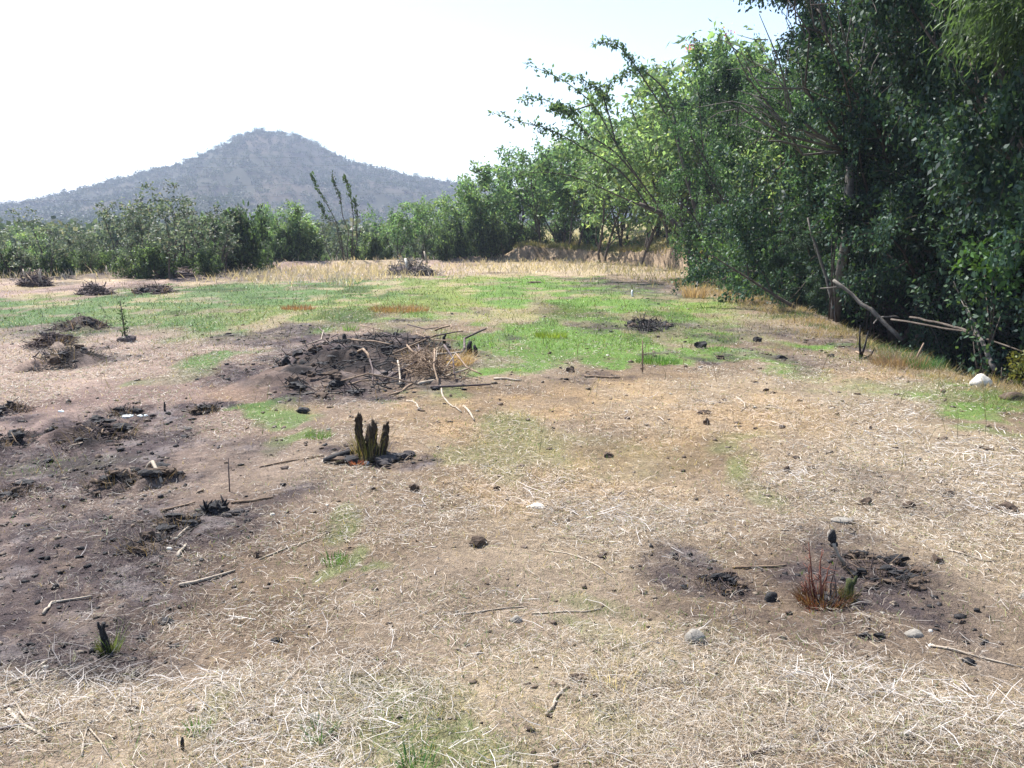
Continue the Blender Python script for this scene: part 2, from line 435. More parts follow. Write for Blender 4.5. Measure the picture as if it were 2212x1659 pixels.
def crumbs(name, n, r0, r1, seed, size, cols, label, fsel, mat):
    x, y, g = polar(n, r0, r1, seed)
    gr, bu, st, orr = fields(x, y)
    keep = (g.rand(n) < fsel(gr, bu, st)) & inside(x, y)
    x, y = x[keep], y[keep]; n = len(x)
    v, f = ICO[1]; k = len(v)
    s = (size[0] + (size[1] - size[0]) * g.rand(n) ** 3) * np.clip(np.hypot(x, y) / 6, .7, 1.5)
    jit = 1 + .5 * g.normal(size=(n, k, 1)).clip(-1.5, 1.5)
    ax = np.stack([g.uniform(.7, 1.5, n), g.uniform(.7, 1.5, n), g.uniform(.35, .8, n)], 1)
    V = v[None] * jit * (ax * s[:, None])[:, None] + np.stack([x, y, H(x, y) + s * .2], 1)[:, None]
    F = (np.arange(n) * k)[:, None, None] + f[None]
    cols = np.array(cols); c = cols[g.randint(0, len(cols), n)] * g.uniform(.7, 1.2, (n, 1))
    stuff(name, V.reshape(-1, 3), F.reshape(-1, 3), np.repeat(c, len(f), 0), mat, label)

crumbs('soil_crumb_litter', 12000, 1.8, 20, 201, (.003, .020), [[.10, .07, .05], [.15, .11, .08], [.07, .05, .04], [.2, .16, .12]], 'crumbs of dry soil scattered over the field', lambda g, b, s: .35 + .4 * b, M['litter'])
crumbs('charcoal_litter', 20000, 2.2, 22, 202, (.004, .022), [[.018, .017, .018], [.035, .032, .032], [.06, .052, .05], [.012, .012, .014]], 'black charcoal crumbs on the burnt patches', lambda g, b, s: np.clip(b * 1.1 - .12, 0, 1), M['litter'])
crumbs('gravel', 900, 1.8, 15, 203, (.004, .015), [[.34, .31, .27], [.42, .39, .34], [.25, .23, .20]], 'small pale stones scattered in the soil', lambda g, b, s: .5 + .3 * b, M['litter'])

def grass_layer(name, n, r0, r1, hgt, wid, seed, label, sel, colf, grow=5.0, lean=.45):
    x, y, g = polar(n, r0, r1, seed)
    fl = fields(x, y)
    keep = (g.rand(n) < np.clip(sel(x, y, *fl), 0, 1)) & inside(x, y)
    x, y = x[keep], y[keep]; fl = [q[keep] for q in fl]; n = len(x)
    P = np.stack([x, y, H(x, y) - .004], 1)
    D = norm(np.stack([g.normal(0, lean, n), g.normal(0, lean, n), np.ones(n)], 1))
    l = g.uniform(hgt[0], hgt[1], n); w = g.uniform(wid[0], wid[1], n) * np.clip(np.hypot(x, y) / grow, .8, 20)
    a = g.uniform(0, 6.28, n); S = np.stack([np.cos(a), np.sin(a) * .6, np.zeros(n)], 1)
    bend = np.stack([g.normal(0, .35, n), g.normal(0, .35, n), -np.abs(g.normal(0, .2, n))], 1) * l[:, None]
    V, F = strips(P, D, l, w, S, bend, (1, .8, .12))
    stuff(name, V, F, np.repeat(colf(x, y, fl, g, n), 2, 0), M['grass'], label)

def green_cols(x, y, fl, g, n):
    c = mix(np.tile([.115, .20, .042], (n, 1)), np.tile([.062, .15, .055], (n, 1)), sst(2, -8, x) * .8) * g.uniform(.65, 1.3, (n, 1))
    dry = (g.rand(n) < .22)[:, None]
    return np.where(dry, np.array([.36, .29, .16]) * g.uniform(.7, 1.2, (n, 1)), c)

grass_layer('green_grass', 170000, 1.8, 19, (.012, .05), (.0018, .0036), 301, 'short green grass in patches on the near field', lambda x, y, g, b, s, o: g * 1.3 * sst(.3, .7, fbm(x * 2.5, y * 2.5, 303, 4)) + .26 * sst(.48, .68, fbm(x * 1.6, y * 1.6, 307, 4)) * (1 - b) + .10 * sst(2, 4.5, x) * sst(6, 9, y), green_cols)
def sw_cols(x, y, fl, g, n): return np.array([.46, .36, .22]) * g.uniform(.5, 1.3, (n, 1)) * np.array([1, 1, 1]) * (1 - .6 * np.clip(fl[1], 0, 1))[:, None]
grass_layer('dry_stubble', 110000, 2.2, 34, (.012, .06), (.0018, .0036), 302, 'dry upright stubble between the straw', lambda x, y, g, b, s, o: (.22 + .4 * s + .3 * o) * (1 - .75 * b), sw_cols, lean=.7)
def ch_cols(x, y, fl, g, n): return np.array([.030, .026, .027]) * g.uniform(.4, 2.2, (n, 1))
grass_layer('charred_stubble', 90000, 2.2, 24, (.008, .045), (.002, .0045), 308, 'black burnt stubble on the scorched patches', lambda x, y, g, b, s, o: np.clip(b * 1.5 - .25, 0, 1) * sst(.35, .6, fbm(x * 3.5, y * 3, 309, 4)) + .012, ch_cols, lean=.9)
def far_cols(x, y, fl, g, n):
    c = ground_colour(x, y); gg = fl[0] * (g.rand(n) < .75); c = mix(c, mix(np.tile([.115, .205, .05], (n, 1)), np.tile([.075, .135, .06], (n, 1)), sst(0, -6, x)), np.clip(gg * 1.1, 0, .8)); c = c * g.choice([.4, .7, 1., 1.3, 1.7], n)[:, None] * g.uniform(.85, 1.15, (n, 1)); return c
grass_layer('meadow_grass', 130000, 12, 58, (.03, .10), (.003, .006), 304, 'patchy green and yellow grass on the far half of the field', lambda x, y, g, b, s, o: (.25 + 1.1 * g * sst(.35, .6, fbm(x * 1.8, y * 1.3, 311, 4)) + .2 * g) * (1 - .6 * b) * ((x > 0) | (y < edge_y(x) + 1)), far_cols, grow=7, lean=.6)
def tall_sel(x, y, g, b, s, o):
    e = np.abs(y - edge_y(x) + .1) / 1.3
    p1 = field(patch([(740, 592, 190, 16, 1)]), x, y, 5); p2 = field(patch([(1180, 578, 260, 13, .9), (1350, 580, 150, 22, .8)]), x, y, 6); p3 = field(patch([(1600, 640, 60, 20, .8)]), x, y, 6)
    return np.maximum(np.maximum(np.exp(-e * e) * (x < 1) * np.clip(2.5 * fbm(x * .35, y * .1, 12, 2) - .45, 0, 1), p1), np.maximum(p2 * .5, p3 * .3))
def tall_cols(x, y, fl, g, n):
    c = mix(np.tile([.46, .395, .335], (n, 1)), np.tile([.30, .27, .19], (n, 1)), sst(1, 5, x)); return c * g.uniform(.65, 1.15, (n, 1))
grass_layer('tall_dry_grass', 90000, 19, 60, (.14, .40), (.004, .008), 305, 'pale tall dry grass along the far edge of the field', tall_sel, tall_cols, grow=8, lean=.3)
def weed_cols(x, y, fl, g, n): return np.where((g.rand(n) < .5)[:, None], np.array([.07, .08, .035]), np.array([.14, .10, .065])) * g.uniform(.6, 1.3, (n, 1))
grass_layer('thin_weed_growth', 2600, 6, 40, (.12, .38), (.003, .005), 306, 'thin dark weed stems standing up from the grass', lambda x, y, g, b, s, o: .15 + .6 * g, weed_cols, grow=8, lean=.22)

def fringe(n=34000):
    g = RS(333); y = np.exp(g.uniform(math.log(7.5), math.log(31), n)); x = edge_x(y) + g.normal(.1, .42, n)
    k = fbm(x * 1.5, y * 1.2, 334, 3) > .38; x, y = x[k], y[k]; n = len(x); P = np.stack([x, y, H(x, y) - .01], 1); D = norm(np.stack([g.normal(.1, .5, n), g.normal(0, .5, n), np.ones(n)], 1))
    l = g.uniform(.03, .20, n) * g.uniform(.4, 1.1, n); w_ = g.uniform(.003, .006, n) * np.clip(y / 8, 1, 4); a = g.uniform(0, 6.28, n)
    V, F = strips(P, D, l, w_, np.stack([np.cos(a), np.sin(a) * .6, 0 * a], 1), np.stack([g.normal(0, .4, n), g.normal(0, .4, n), -np.abs(g.normal(0, .3, n))], 1) * l[:, None], (1, .8, .12))
    c = mix(np.tile([.34, .27, .17], (n, 1)), np.tile([.085, .14, .05], (n, 1)), sst(.42, .6, fbm(x * .9, y * .6, 335, 3)) * (g.rand(n) < .8)) * g.uniform(.55, 1.25, (n, 1))
    stuff('edge_grass', V, F, np.repeat(c, 2, 0), M['grass'], 'ragged dry and green grass along the lip of the ditch')
fringe()

# ------------------------------------------------------------------ hill and the woodland that reads as one mass
HU = np.array([-1600, -700, -200, 0, 130, 230, 330, 420, 480, 520, 555, 590, 640, 668, 700, 740, 800, 860, 920, 1000, 1150, 1400, 1800, 2600])
HV = np.array([497, 480, 455, 442, 432, 404, 378, 358, 332, 312, 296, 291, 295, 302, 320, 342, 360, 374, 388, 398, 415, 445, 480, 500])
HU = HU + 6; HX = (HU - CU) / FPX * 800; HZ = EYE + (HOR - HV) / FPX * 800
def hill_z(x, y):
    k = np.clip(y / 800, .35, 2)
    ridge = np.interp(x / (.5 + .5 * k), HX, HZ)
    g = .72 * np.exp(-(np.abs(y - 800) / 200) ** 2) + .28 * np.exp(-(np.abs(y - 800) / 380) ** 2)
    return ridge * g * (1 + .0 * x) + (9 * (fbm(x / 60, y / 60, 31, 4) - .5) - 13 * np.abs(fbm(x / 45, y / 160, 33, 3) - .5) * 2 + 2.5) * sst(3, 25, ridge * g) * (.12 + .88 * sst(30, 160, np.abs(y - 800))) - 4.5
def build_hill():
    nx, ny = 260, 130
    x = np.linspace(-1150, 700, nx); y = np.linspace(200, 1300, ny)
    X, Y = np.meshgrid(x, y); X = X.ravel(); Y = Y.ravel(); Z = hill_z(X, Y)
    i = np.arange(ny - 1)[:, None] * nx; j = np.arange(nx - 1)[None]
    F = np.stack([i + j, i + j + 1, i + nx + j + 1, i + nx + j], -1).reshape(-1, 4)
    c = mix(np.tile([.028, .034, .018], (len(X), 1)), np.tile([.055, .050, .032], (len(X), 1)), sst(.45, .7, fbm(X / 25, Y / 25, 44, 4)))
    o = link('hill', np_mesh('hill', np.stack([X, Y, Z], 1), F, c, True), M['ground']); tag(o, 'steep round scrub covered hill behind the field', kind='structure')
build_hill()

def tuft_cloud(name, x, y, z, hgt, wid, nq, q, cols, seed, label, mat):
    g = RS(seed); n = len(x)
    d = norm(g.normal(size=(n, nq, 3))); rr = g.rand(n, nq, 1) ** .45
    P = d * rr * np.stack([wid, wid, hgt / 2], 1)[:, None] + np.stack([x, y, z + hgt * .52], 1)[:, None]
    P = P.reshape(-1, 3); L = np.repeat(q, nq) * g.uniform(.6, 1.4, n * nq)
    D = norm(g.normal(size=(n * nq, 3)) + np.array([0, 0, .25]))
    V, F = leaves(P, D, L, L * .75, g)
    c = np.repeat(cols, nq, 0) * g.uniform(.6, 1.4, (n * nq, 1))
    return stuff(name, V, F, c, mat, label)

g = RS(61); n = 18000
x = g.uniform(-760, 330, n); y = g.uniform(330, 850, n)
zz = hill_z(x, y); k = zz > 1.0; x, y, zz = x[k], y[k], zz[k]; n = len(x)
pal = np.array([[.017, .033, .013], [.025, .045, .017], [.034, .052, .020], [.046, .052, .028]])
tuft_cloud('hill_scrub', x, y, zz, g.choice([2.2, 3., 4.2, 6.], n, p=[.3, .35, .25, .1]), g.uniform(1.5, 3.6, n), 38, g.uniform(.6, 1.2, n), pal[np.clip((fbm(x / 30, y / 30, 35, 3) * 5.5 - 1 + g.normal(0, .5, n)).astype(int), 0, 3)], 62, 'dense scrub covering the hill', M['scrub'])
n = 3600; y = np.exp(g.uniform(math.log(72), math.log(520), n)); x = y * g.uniform(-.72, .28, n)
pal = np.array([[.075, .105, .055], [.10, .13, .065], [.05, .075, .045], [.14, .14, .085]])
hg = g.uniform(1.8, 3.8, n) * (1 + sst(100, 500, y) * .6)
tuft_cloud('far_woodland', x, y, np.full(n, -.8), hg, g.uniform(.8, 2.0, n) * (1 + y / 500), 54, .28 + y / 420, pal[g.choice(4, n, p=[.34, .3, .22, .14])], 63, 'far thorn woodland filling the plain below the hill', M['scrub'])

# ------------------------------------------------------------------ trees
def rot_axis(d, ang, az, g):
    ref = np.array([0, 0, 1.]) if abs(d[2]) < .9 else np.array([1., 0, 0])
    a = np.cross(d, ref); a /= np.linalg.norm(a); b = np.cross(d, a)
    s = math.cos(az) * a + math.sin(az) * b
    return math.cos(ang) * d + math.sin(ang) * s

def grow(seed, height, stems, lean, levels=3, ratio=.55, kids=(6, 6, 5), ang=(.6, 1.0), trop=.05, wob=.12, t0=.25, r0=.07):
    g = RS(seed); out = []
    def br(p, d, L, r, lv):
        m = max(4, int(7 - lv)); pts = [p]; dd = d.copy()
        for i in range(m):
            dd = dd + g.normal(0, wob, 3) + np.array([0, 0, trop * (1 if lv < 2 else -.8)])
            dd /= np.linalg.norm(dd); pts.append(pts[-1] + dd * L / m)
        rr = [max(r * (1 - .82 * i / m), .004) for i in range(m + 1)]
        out.append((np.array(pts), rr, lv))
        if lv < levels:
            nk = kids[min(lv, len(kids) - 1)]
            for k in range(nk):
                t = t0 + (1 - t0) * (k + g.rand()) / nk if lv == 0 else .2 + .8 * (k + g.rand()) / nk
                t = min(t, .98); q = t * m; i = min(int(q), m - 1); f = q - i
                pp = pts[i] * (1 - f) + pts[i + 1] * f
                ax = pts[i + 1] - pts[i]; ax /= np.linalg.norm(ax)
                nd = rot_axis(ax, g.uniform(*ang), g.rand() * 6.28, g)
                br(pp, nd, L * ratio * (1.15 - .55 * t) * g.uniform(.75, 1.2), max(rr[i] * .55, .005), lv + 1)
    for s in range(stems):
        a = 6.28 * (s + g.rand() * .6) / stems
        ll = lean * g.uniform(.5, 1.2) if stems > 1 else lean * g.rand()
        d = np.array([math.cos(a) * ll, math.sin(a) * ll, 1.]); d /= np.linalg.norm(d)
        br(np.array([math.cos(a), math.sin(a), -.3]) * (.12 if stems > 1 else .01) * np.array([1, 1, 1 / .12 if stems > 1 else 15.]), d, height * .72 * g.uniform(.8, 1.1), r0 * g.uniform(.8, 1.15), 0)
    return out

def crown_from(br, seed, nleaf, lv0, L, ar, spread, pal, pr, droop=.3, tmin=.25, clump=True):
    g = RS(seed + 900); tw = [b for b in br if b[2] >= lv0]
    wts = np.array([np.linalg.norm(b[0][-1] - b[0][0]) for b in tw]) * (g.uniform(.25, 1.6, len(tw)) if clump else 1); wts /= wts.sum()
    idx = g.choice(len(tw), nleaf, p=wts); t = g.uniform(tmin, 1.0, nleaf)
    P = np.zeros((nleaf, 3)); T = np.zeros((nleaf, 3))
    for i, b in enumerate(tw):
        k = np.where(idx == i)[0]
        if len(k) == 0: continue
        m = len(b[0]) - 1; q = np.minimum(t[k] * m, m - 1e-4); ii = q.astype(int); f = (q - ii)[:, None]
        P[k] = b[0][ii] * (1 - f) + b[0][ii + 1] * f; T[k] = norm(b[0][ii + 1] - b[0][ii])
    P = P + g.normal(0, spread, (nleaf, 3))
    D = norm(T * .5 + g.normal(size=(nleaf, 3)) + np.array([0, 0, -droop]))
    l = L * g.uniform(.45, 1.6, nleaf); V, F = leaves(P, D, l, l * ar, g)
    tone = g.uniform(.5, 1.5, len(tw))[idx]
    pal = np.array(pal); c = pal[g.choice(len(pal), nleaf, p=pr)] * tone[:, None] * g.uniform(.8, 1.2, (nleaf, 1))
    return V, F, c

PROTO = {}
def make_tree(key, name, br, crown, bark, leafmat, minr=.006, sides=6):
    root = thing(name, None, None, (0, 0, 0))
    mb = MB()
    for pts, rr, lv in br:
        if rr[0] >= minr: mb.tube(pts, rr, max(3, sides - lv), cap=False)
    mb.build('trunk', M[bark], root)
    if crown is not None:
        link('crown', np_mesh('crown', *crown), M[leafmat], root)
    zs = np.concatenate([b[0][:, 2] for b in br])
    PROTO[key] = [root, float(zs.max()), False, name]
    return root

def place(key, x, y, h, rz, label, cat='tree', group=None, wid=1.0, z=None, tilt=(0, 0), name=None):
    root, hn, used, nm = PROTO[key]
    if not used: o = root; PROTO[key][2] = True
    else:
        o = root.copy(); COL.objects.link(o)
        for ch in root.children:
            c = ch.copy(); COL.objects.link(c); c.parent = o
    for q in ('label', 'category', 'group'):
        if q in o: del o[q]
    o.name = name or nm
    s = h / hn; o.scale = (s * wid, s * wid, s); o.rotation_euler = (tilt[0], tilt[1], rz)
    o.location = (x, y, (Hs(x, y) if z is None else z))
    return tag(o, label, cat, group)

DARK = [[.026, .060, .038], [.040, .080, .046], [.024, .050, .042], [.065, .115, .050]]
FEA = [[.14, .225, .10], [.17, .25, .10], [.10, .17, .085], [.20, .25, .10]]
SCR = [[.095, .13, .085], [.12, .15, .095], [.065, .095, .065], [.16, .155, .115]]
P4 = [.3, .3, .25, .15]
for i in range(4):
    b = grow(400 + i, 8.0, 3, .42, 3, .5, (9, 6, 4), (.6, 1.15), .04, .13, (.06, .30)[i % 2], .11)
    make_tree('B%d' % i, 'broadleaf_tree', b, crown_from(b, 410 + i, 110000, 2, .048, .6, .055, DARK, P4, .35, .1), 'bark', 'leaf', .005)
MIDG = [[.055, .105, .045], [.075, .135, .055], [.04, .08, .045], [.10, .16, .06]]
for i in range(2):
    b = grow(420 + i, 8.0, 3, .42, 3, .5, (8, 6, 4), (.6, 1.15), .04, .14, .08, .10)
    make_tree('M%d' % i, 'broadleaf_tree', b, crown_from(b, 425 + i, 52000, 2, .060, .5, .06, MIDG, P4, .4, .1), 'bark', 'feather', .008)
for i in range(4):
    b = grow(430 + i, 6.0, 2 + i % 2, .30, 3, .52, (7, 6, 4), (.5, 1.0), .06, .12, .17, .050)
    make_tree('F%d' % i, 'feathery_tree', b, crown_from(b, 440 + i, 4200, 2, .17, .40, .09, FEA, P4, .5, .2), 'bark', 'feather', .010)
for i in range(4):
    b = grow(460 + i, 4.0, 2, .28, 3, .45, (7, 5, 3), (.4, .9), .06, .13, .22, .05)
    make_tree('S%d' % i, 'thorn_tree', b, crown_from(b, 470 + i, 1700, 2, .105, .5, .06, SCR, P4, .2, .2), 'bark', 'scrub', .010)
for i in range(3):
    b = grow(480 + i, 2.4, 5, .75, 2, .55, (7, 5), (.5, 1.0), .03, .14, .08, .035)
    make_tree('K%d' % i, 'leafy_bush', b, crown_from(b, 490 + i, 5200, 1, .13, .55, .11, [[.085, .125, .06], [.105, .15, .06], [.06, .095, .055], [.045, .075, .04]], P4, .2, .1), 'bark', 'feather', .010)

g = RS(5)
def rz(): return g.uniform(0, 6.28)

# --- thicket along the ditch on the right
TH = 'dark broadleaf trees of the thicket along the ditch'
rowA = [(8.5, 27.5, 8.9), (8.3, 24.4, 9.8), (8.3, 21.0, 10.6), (8.2, 17.6, 10.4), (8.7, 14.6, 10.6), (8.9, 11.8, 10.2), (9.0, 9.0, 9.8)]
for i, (x, y, h) in enumerate(rowA):
    place(('M0', 'M1', 'M0', 'B2', 'B1', 'B3', 'B1')[i], x, y, h, rz(), ('lighter green' if i < 3 else 'dark dense') + ' broadleaf tree in the front row of the thicket beside the right-hand ditch', 'tree', TH + (', lighter left part of the front row' if i < 3 else ', front row'), .72)
rowB = [(11.0, 29, 10.5), (11.4, 25.5, 11), (11.2, 22, 11.4), (11.3, 18.6, 11.2), (11.5, 15.4, 11.3), (11.2, 12.4, 10.5), (14.6, 27, 11.5), (14.8, 22.5, 11.5), (14.9, 18.5, 11.5), (14.5, 31.5, 10.5), (18.5, 27, 12), (18.6, 22, 12), (18, 33, 11)]
for i, (x, y, h) in enumerate(rowB):
    place('B%d' % ((i + 2) % 4), x, y, h, rz(), 'dark broadleaf tree standing behind the front row of the right-hand thicket', 'tree', TH + ', back rows', .95)
rowC = [(8.0, 26.0, 3.2), (7.6, 22.6, 3.0), (7.4, 19.6, 3.0), (9.6, 22, 4.2), (10.4, 17.6, 4.2), (11.0, 13.4, 4.4), (10.0, 10.2, 3.6)]
for i, (x, y, h) in enumerate(rowC):
    place('B%d' % ((i + 1) % 4), x, y, h, rz(), 'low dark undergrowth tree filling the ditch under the right-hand thicket', 'tree', 'undergrowth in the ditch', 1.0)

# --- feathery trees of the middle stand, photo column, distance, height
MID = 'feathery light green trees of the middle stand'
mids = [(985, 52, 4.4), (1040, 54, 5.0), (1085, 51, 5.6), (1120, 55, 6.2), (1165, 52, 6.4), (1210, 56, 7.0), (1235, 50, 6.2), (1285, 54, 7.4), (1300, 47, 7.0), (1345, 50, 7.6), (1380, 43, 7.4), (1410, 48, 8.0),
        (1450, 41, 8.0), (1475, 46, 8.4), (1520, 40, 8.6), (1560, 44, 9.0), (1600, 38, 9.0), (1640, 43, 9.4), (1150, 62, 6.0), (1340, 61, 7.2), (1500, 57, 8.0), (1690, 48, 9.5), (1750, 44, 9.5)]

# --- cut earth bank under the middle stand
_bx = np.array([flat(u, v)[0] for u, v in ((1000, 560), (1090, 564), (1250, 566), (1350, 570), (1450, 582), (1560, 600))] + [30])
_by = np.array([flat(u, v)[1] for u, v in ((1000, 560), (1090, 564), (1250, 566), (1350, 570), (1450, 582), (1560, 600))] + [34])
def bank_rise(x, y):
    x = np.asarray(x, float); y = np.asarray(y, float)
    s_ = y - np.interp(x, _bx, _by) + 1.5 * (fbm(x * .9, y * .25, 71, 5) - .5) * 2
    env = sst(-1.2, .9, x + .04 * s_)
    return env * ((.78 + .7 * (fbm(x * .5, y * .1, 72, 4) - .5)) * sst(0, 1.0, s_) + .033 * np.clip(s_, 0, 40)) - .06 * (s_ < .02)
def build_bank():
    nx, ny = 330, 150
    xs = np.linspace(-4, 30, nx); ss = np.concatenate([np.linspace(-1, 3.2, 90), np.linspace(3.4, 42, ny - 90)])
    X, S_ = np.meshgrid(xs, ss); Y = np.interp(X, _bx, _by) + S_; X = X.ravel(); Y = Y.ravel()
    rise = bank_rise(X, Y); Z = H(X, Y) + rise - .03 + .22 * (fbm(X * 2.2, Y * 2.2 + rise * 4, 73, 5) - .5) * sst(.02, .2, rise)
    k = np.arange(ny - 1)[:, None] * nx; j = np.arange(nx - 1)[None]
    F = np.stack([k + j, k + j + 1, k + nx + j + 1, k + nx + j], -1).reshape(-1, 4)
    st_ = Y - np.interp(X, _bx, _by)
    soil = mix(np.tile([.22, .16, .11], (len(X), 1)), np.tile([.40, .32, .22], (len(X), 1)), fbm(X * 1.1, Y * 2, 74, 4))
    dark = sst(.55, .7, fbm(X * 1.8, Y * 3, 75, 3)); soil = mix(soil, soil * .35, dark * .8)
    top = mix(np.tile([.27, .23, .13], (len(X), 1)), np.tile([.17, .17, .075], (len(X), 1)), fbm(X * .5, Y * .2, 76, 3))
    c = mix(soil, top, sst(.9, 2.2, st_ + .8 * (fbm(X * 1.5, Y * 1.5, 77, 3) - .5) * 2))
    o = link('earth_bank', np_mesh('earth_bank', np.stack([X, Y, Z], 1), F, c, True), M['ground']); tag(o, 'low cut bank of reddish earth topped by dry grass', kind='structure')
    g = RS(78); n = 26000
    x = g.uniform(-2, 24, n); s_ = np.abs(g.normal(0, 1, n)) * g.choice([1.2, 9.], n, p=[.4, .6]) + .5; y = np.interp(x, _bx, _by) + s_
    kk = bank_rise(x, y) > .6; x, y = x[kk], y[kk]; n = len(x)
    P = np.stack([x, y, H(x, y) + bank_rise(x, y) - .06], 1); D = norm(np.stack([g.normal(0, .35, n), g.normal(-.1, .35, n), np.ones(n)], 1))
    l = g.uniform(.15, .42, n); a = g.uniform(0, 6.28, n); S2 = np.stack([np.cos(a), np.sin(a), 0 * a], 1)
    V, F = strips(P, D, l, np.full(n, .035), S2, np.stack([g.normal(0, .3, n), g.normal(0, .3, n), -np.abs(g.normal(0, .3, n))], 1) * l[:, None], (1, .8, .1))
    c = mix(np.tile([.36, .30, .17], (n, 1)), np.tile([.19, .20, .085], (n, 1)), sst(.4, .65, fbm(x * .6, y * .3, 79, 3))) * g.uniform(.65, 1.2, (n, 1))
    stuff('bank_grass', V, F, np.repeat(c, 2, 0), M['grass'], 'dry grass growing on top of the earth bank')
build_bank()
def zb(x, y): return Hs(x, y) + max(0.0, float(bank_rise(np.array([x]), np.array([y]))[0])) - .05

for i, (u, y, h) in enumerate(mids):
    x = (u - CU) / FPX * y
    back = y >= 56
    place('F%d' % (i % 4), x, y, h * (1.0 if u > 1200 else .95), rz(), 'feathery light green tree at the back of the middle stand above the earth bank' if back else 'feathery light green tree at the front of the middle stand beside the earth bank',
          'tree', MID + (', back' if back else ', front'), 1.05, zb(x, y))
for i, (u, y, h) in enumerate([(1000, 49, 2.3), (1050, 50, 2.1), (1030, 52, 2.8), (960, 48, 1.8), (1090, 54, 2.4), (1150, 56, 2.2), (1215, 57, 2.0), (1270, 53, 1.5), (1460, 45, 1.8)]):
    x = (u - CU) / FPX * y
    place('K%d' % (i % 3), x, y, h, rz(), 'low leafy bush ' + ('closing the left foot of the middle stand' if i < 4 else 'under the trees of the middle stand on the earth bank'), 'bush', 'bushes ' + ('at the left foot' if i < 4 else 'under the trees') + ' of the middle stand', .62, zb(x, y))

# --- scrub along the far edge on the left
SC = 'grey green thorn trees beyond the far edge of the field'
g2 = RS(77)
for i in range(50):
    u = -60 + 1080 * (i + g2.rand()) / 50; row = i % 4
    x0 = (u - CU) / FPX; y = 30.
    for _ in range(6): y = float(edge_y(x0 * y)) + (2.0, 5.5, 11, 19)[row] * (.7 + .7 * g2.rand() * .5)
    h = g2.choice([1.2, 1.7, 2.1, 2.6, 3.3], p=[.22, .28, .27, .16, .07]) * g2.uniform(.9, 1.1) * (1 + y / 260) * (.8 if u > 750 else 1)
    place('S%d' % (i % 4), x0 * y, y, h, g2.uniform(0, 6.28), 'grey green thorn tree in the scrub beyond the far edge of the field', 'tree', SC, g2.uniform(.8, 1.25))
for i in range(20):
    u = -60 + 1100 * (i + g2.rand()) / 20; x0 = (u - CU) / FPX; y = 30.
    for _ in range(6): y = float(edge_y(x0 * y)) + 1.6 + (i % 3) * 1.8
    place('K%d' % (i % 3), x0 * y, y, g2.uniform(.8, 1.3), g2.uniform(0, 6.28), 'low pale green bush at the foot of the scrub beyond the far edge', 'bush', 'low bushes at the foot of the far scrub', .8)
def feat(key, u, dy, h, label, cat='tree', wid=1.0, name=None):
    x0 = (u - CU) / FPX; y = 40.
    for _ in range(8): y = float(edge_y(x0 * y)) + dy
    return place(key, x0 * y, y, h, g2.uniform(0, 6.28), label, cat, None, wid, None, (0, 0), name)
feat('F0', 470, 2.0, 3.3, 'tall dark leafy tree left of the round green thicket, highest of the far left trees', wid=.95)
feat('K0', 445, 1.4, 2.3, 'dark green bush at the left foot of the tallest far left tree', 'bush', .7)
feat('K1', 520, 1.6, 2.6, 'dark green bush at the right foot of the tallest far left tree', 'bush', .6)
feat('F1', 600, 2.2, 3.3, 'round green leafy tree left of the bare upright stems', wid=1.05)
feat('K2', 585, 1.2, 1.9, 'bright yellow green bush at the left foot of the round leafy tree', 'bush', .6)
feat('F2', 665, 2.0, 3.1, 'yellowish green leafy tree leaning against the bare upright stems', wid=1.1)
feat('K0', 640, 1.3, 2.0, 'dense bush between the round leafy tree and the yellowish tree', 'bush', .7)
feat('F3', 860, 3.0, 3.4, 'light green tree behind the pale brush pile', wid=1.0)
feat('F0', 915, 3.0, 3.8, 'green tree just right of and behind the pale brush pile', wid=1.0)
feat('K1', 800, 2.2, 1.7, 'pale yellow green bush left of and behind the pale brush pile', 'bush', .7)
feat('F1', 80, 1.2, 2.6, 'small leafy tree behind the leftmost brush pile', wid=1.0)
feat('S1', 335, 1.5, 3.9, 'tall slender thorn tree with a thin bare trunk between the two far left brush piles', wid=.9)
feat('S2', 280, 1.6, 3.4, 'thorn tree with a dark bent trunk just left of the tall slender one')

# bare upright stems with a few leaf plumes
def plume_tree():
    x0 = (750 - CU) / FPX; y = float(edge_y(x0 * 44)) + 1.5; x = x0 * y; z = Hs(x, y); k = y / FPX
    root = thing('bare_stem_tree', 'bare tree of thin upright stems tipped with narrow leaf plumes, rising above the scrub', 'tree', (x, y, z))
    stems = [((745, 565), (735, 500), (700, 430), (672, 378), .8), ((752, 565), (752, 500), (735, 430), (718, 375), .9), ((757, 565), (765, 500), (760, 440), (745, 382), 1.), ((748, 565), (728, 490), (705, 470), (690, 440), .7), ((760, 565), (772, 520), (770, 470), (765, 430), .7)]
    g = RS(3); P = []; D = []
    for st in stems:
        pts = [at(a, b, y + g.normal(0, .25)) - np.array([x, y, z]) for a, b in st[:4]]
        fine = []
        for i in range(3):
            for t in (0, .5): fine.append(pts[i] * (1 - t) + pts[i + 1] * t + g.normal(0, .03, 3))
        fine.append(pts[3]); fine[0][2] = -.1
        mb = MB(); mb.tube(fine, np.linspace(.035, .010, len(fine)), 5); stem = mb.build('stem', M['bark'], root); P = []; D = []
        for i in range(110):
            t = g.rand() ** .6 * 3 + 3; t = min(t, 5.99); ii = int(t); p = fine[ii] * (1 - t + ii) + fine[ii + 1] * (t - ii)
            P.append(p + g.normal(0, .05, 3)); D.append(fine[ii + 1] - fine[ii] + g.normal(0, .25, 3))
        P = np.array(P); D = norm(np.array(D)); n = len(P); l = g.uniform(.1, .22, n)
        V, F = leaves(P, D, l, l * .45, g); c = np.tile([.045, .075, .03], (n, 1)) * g.uniform(.6, 1.3, (n, 1))
        link('leaf_plume', np_mesh('leaf_plume', V, F, c), M['feather'], stem)
plume_tree()

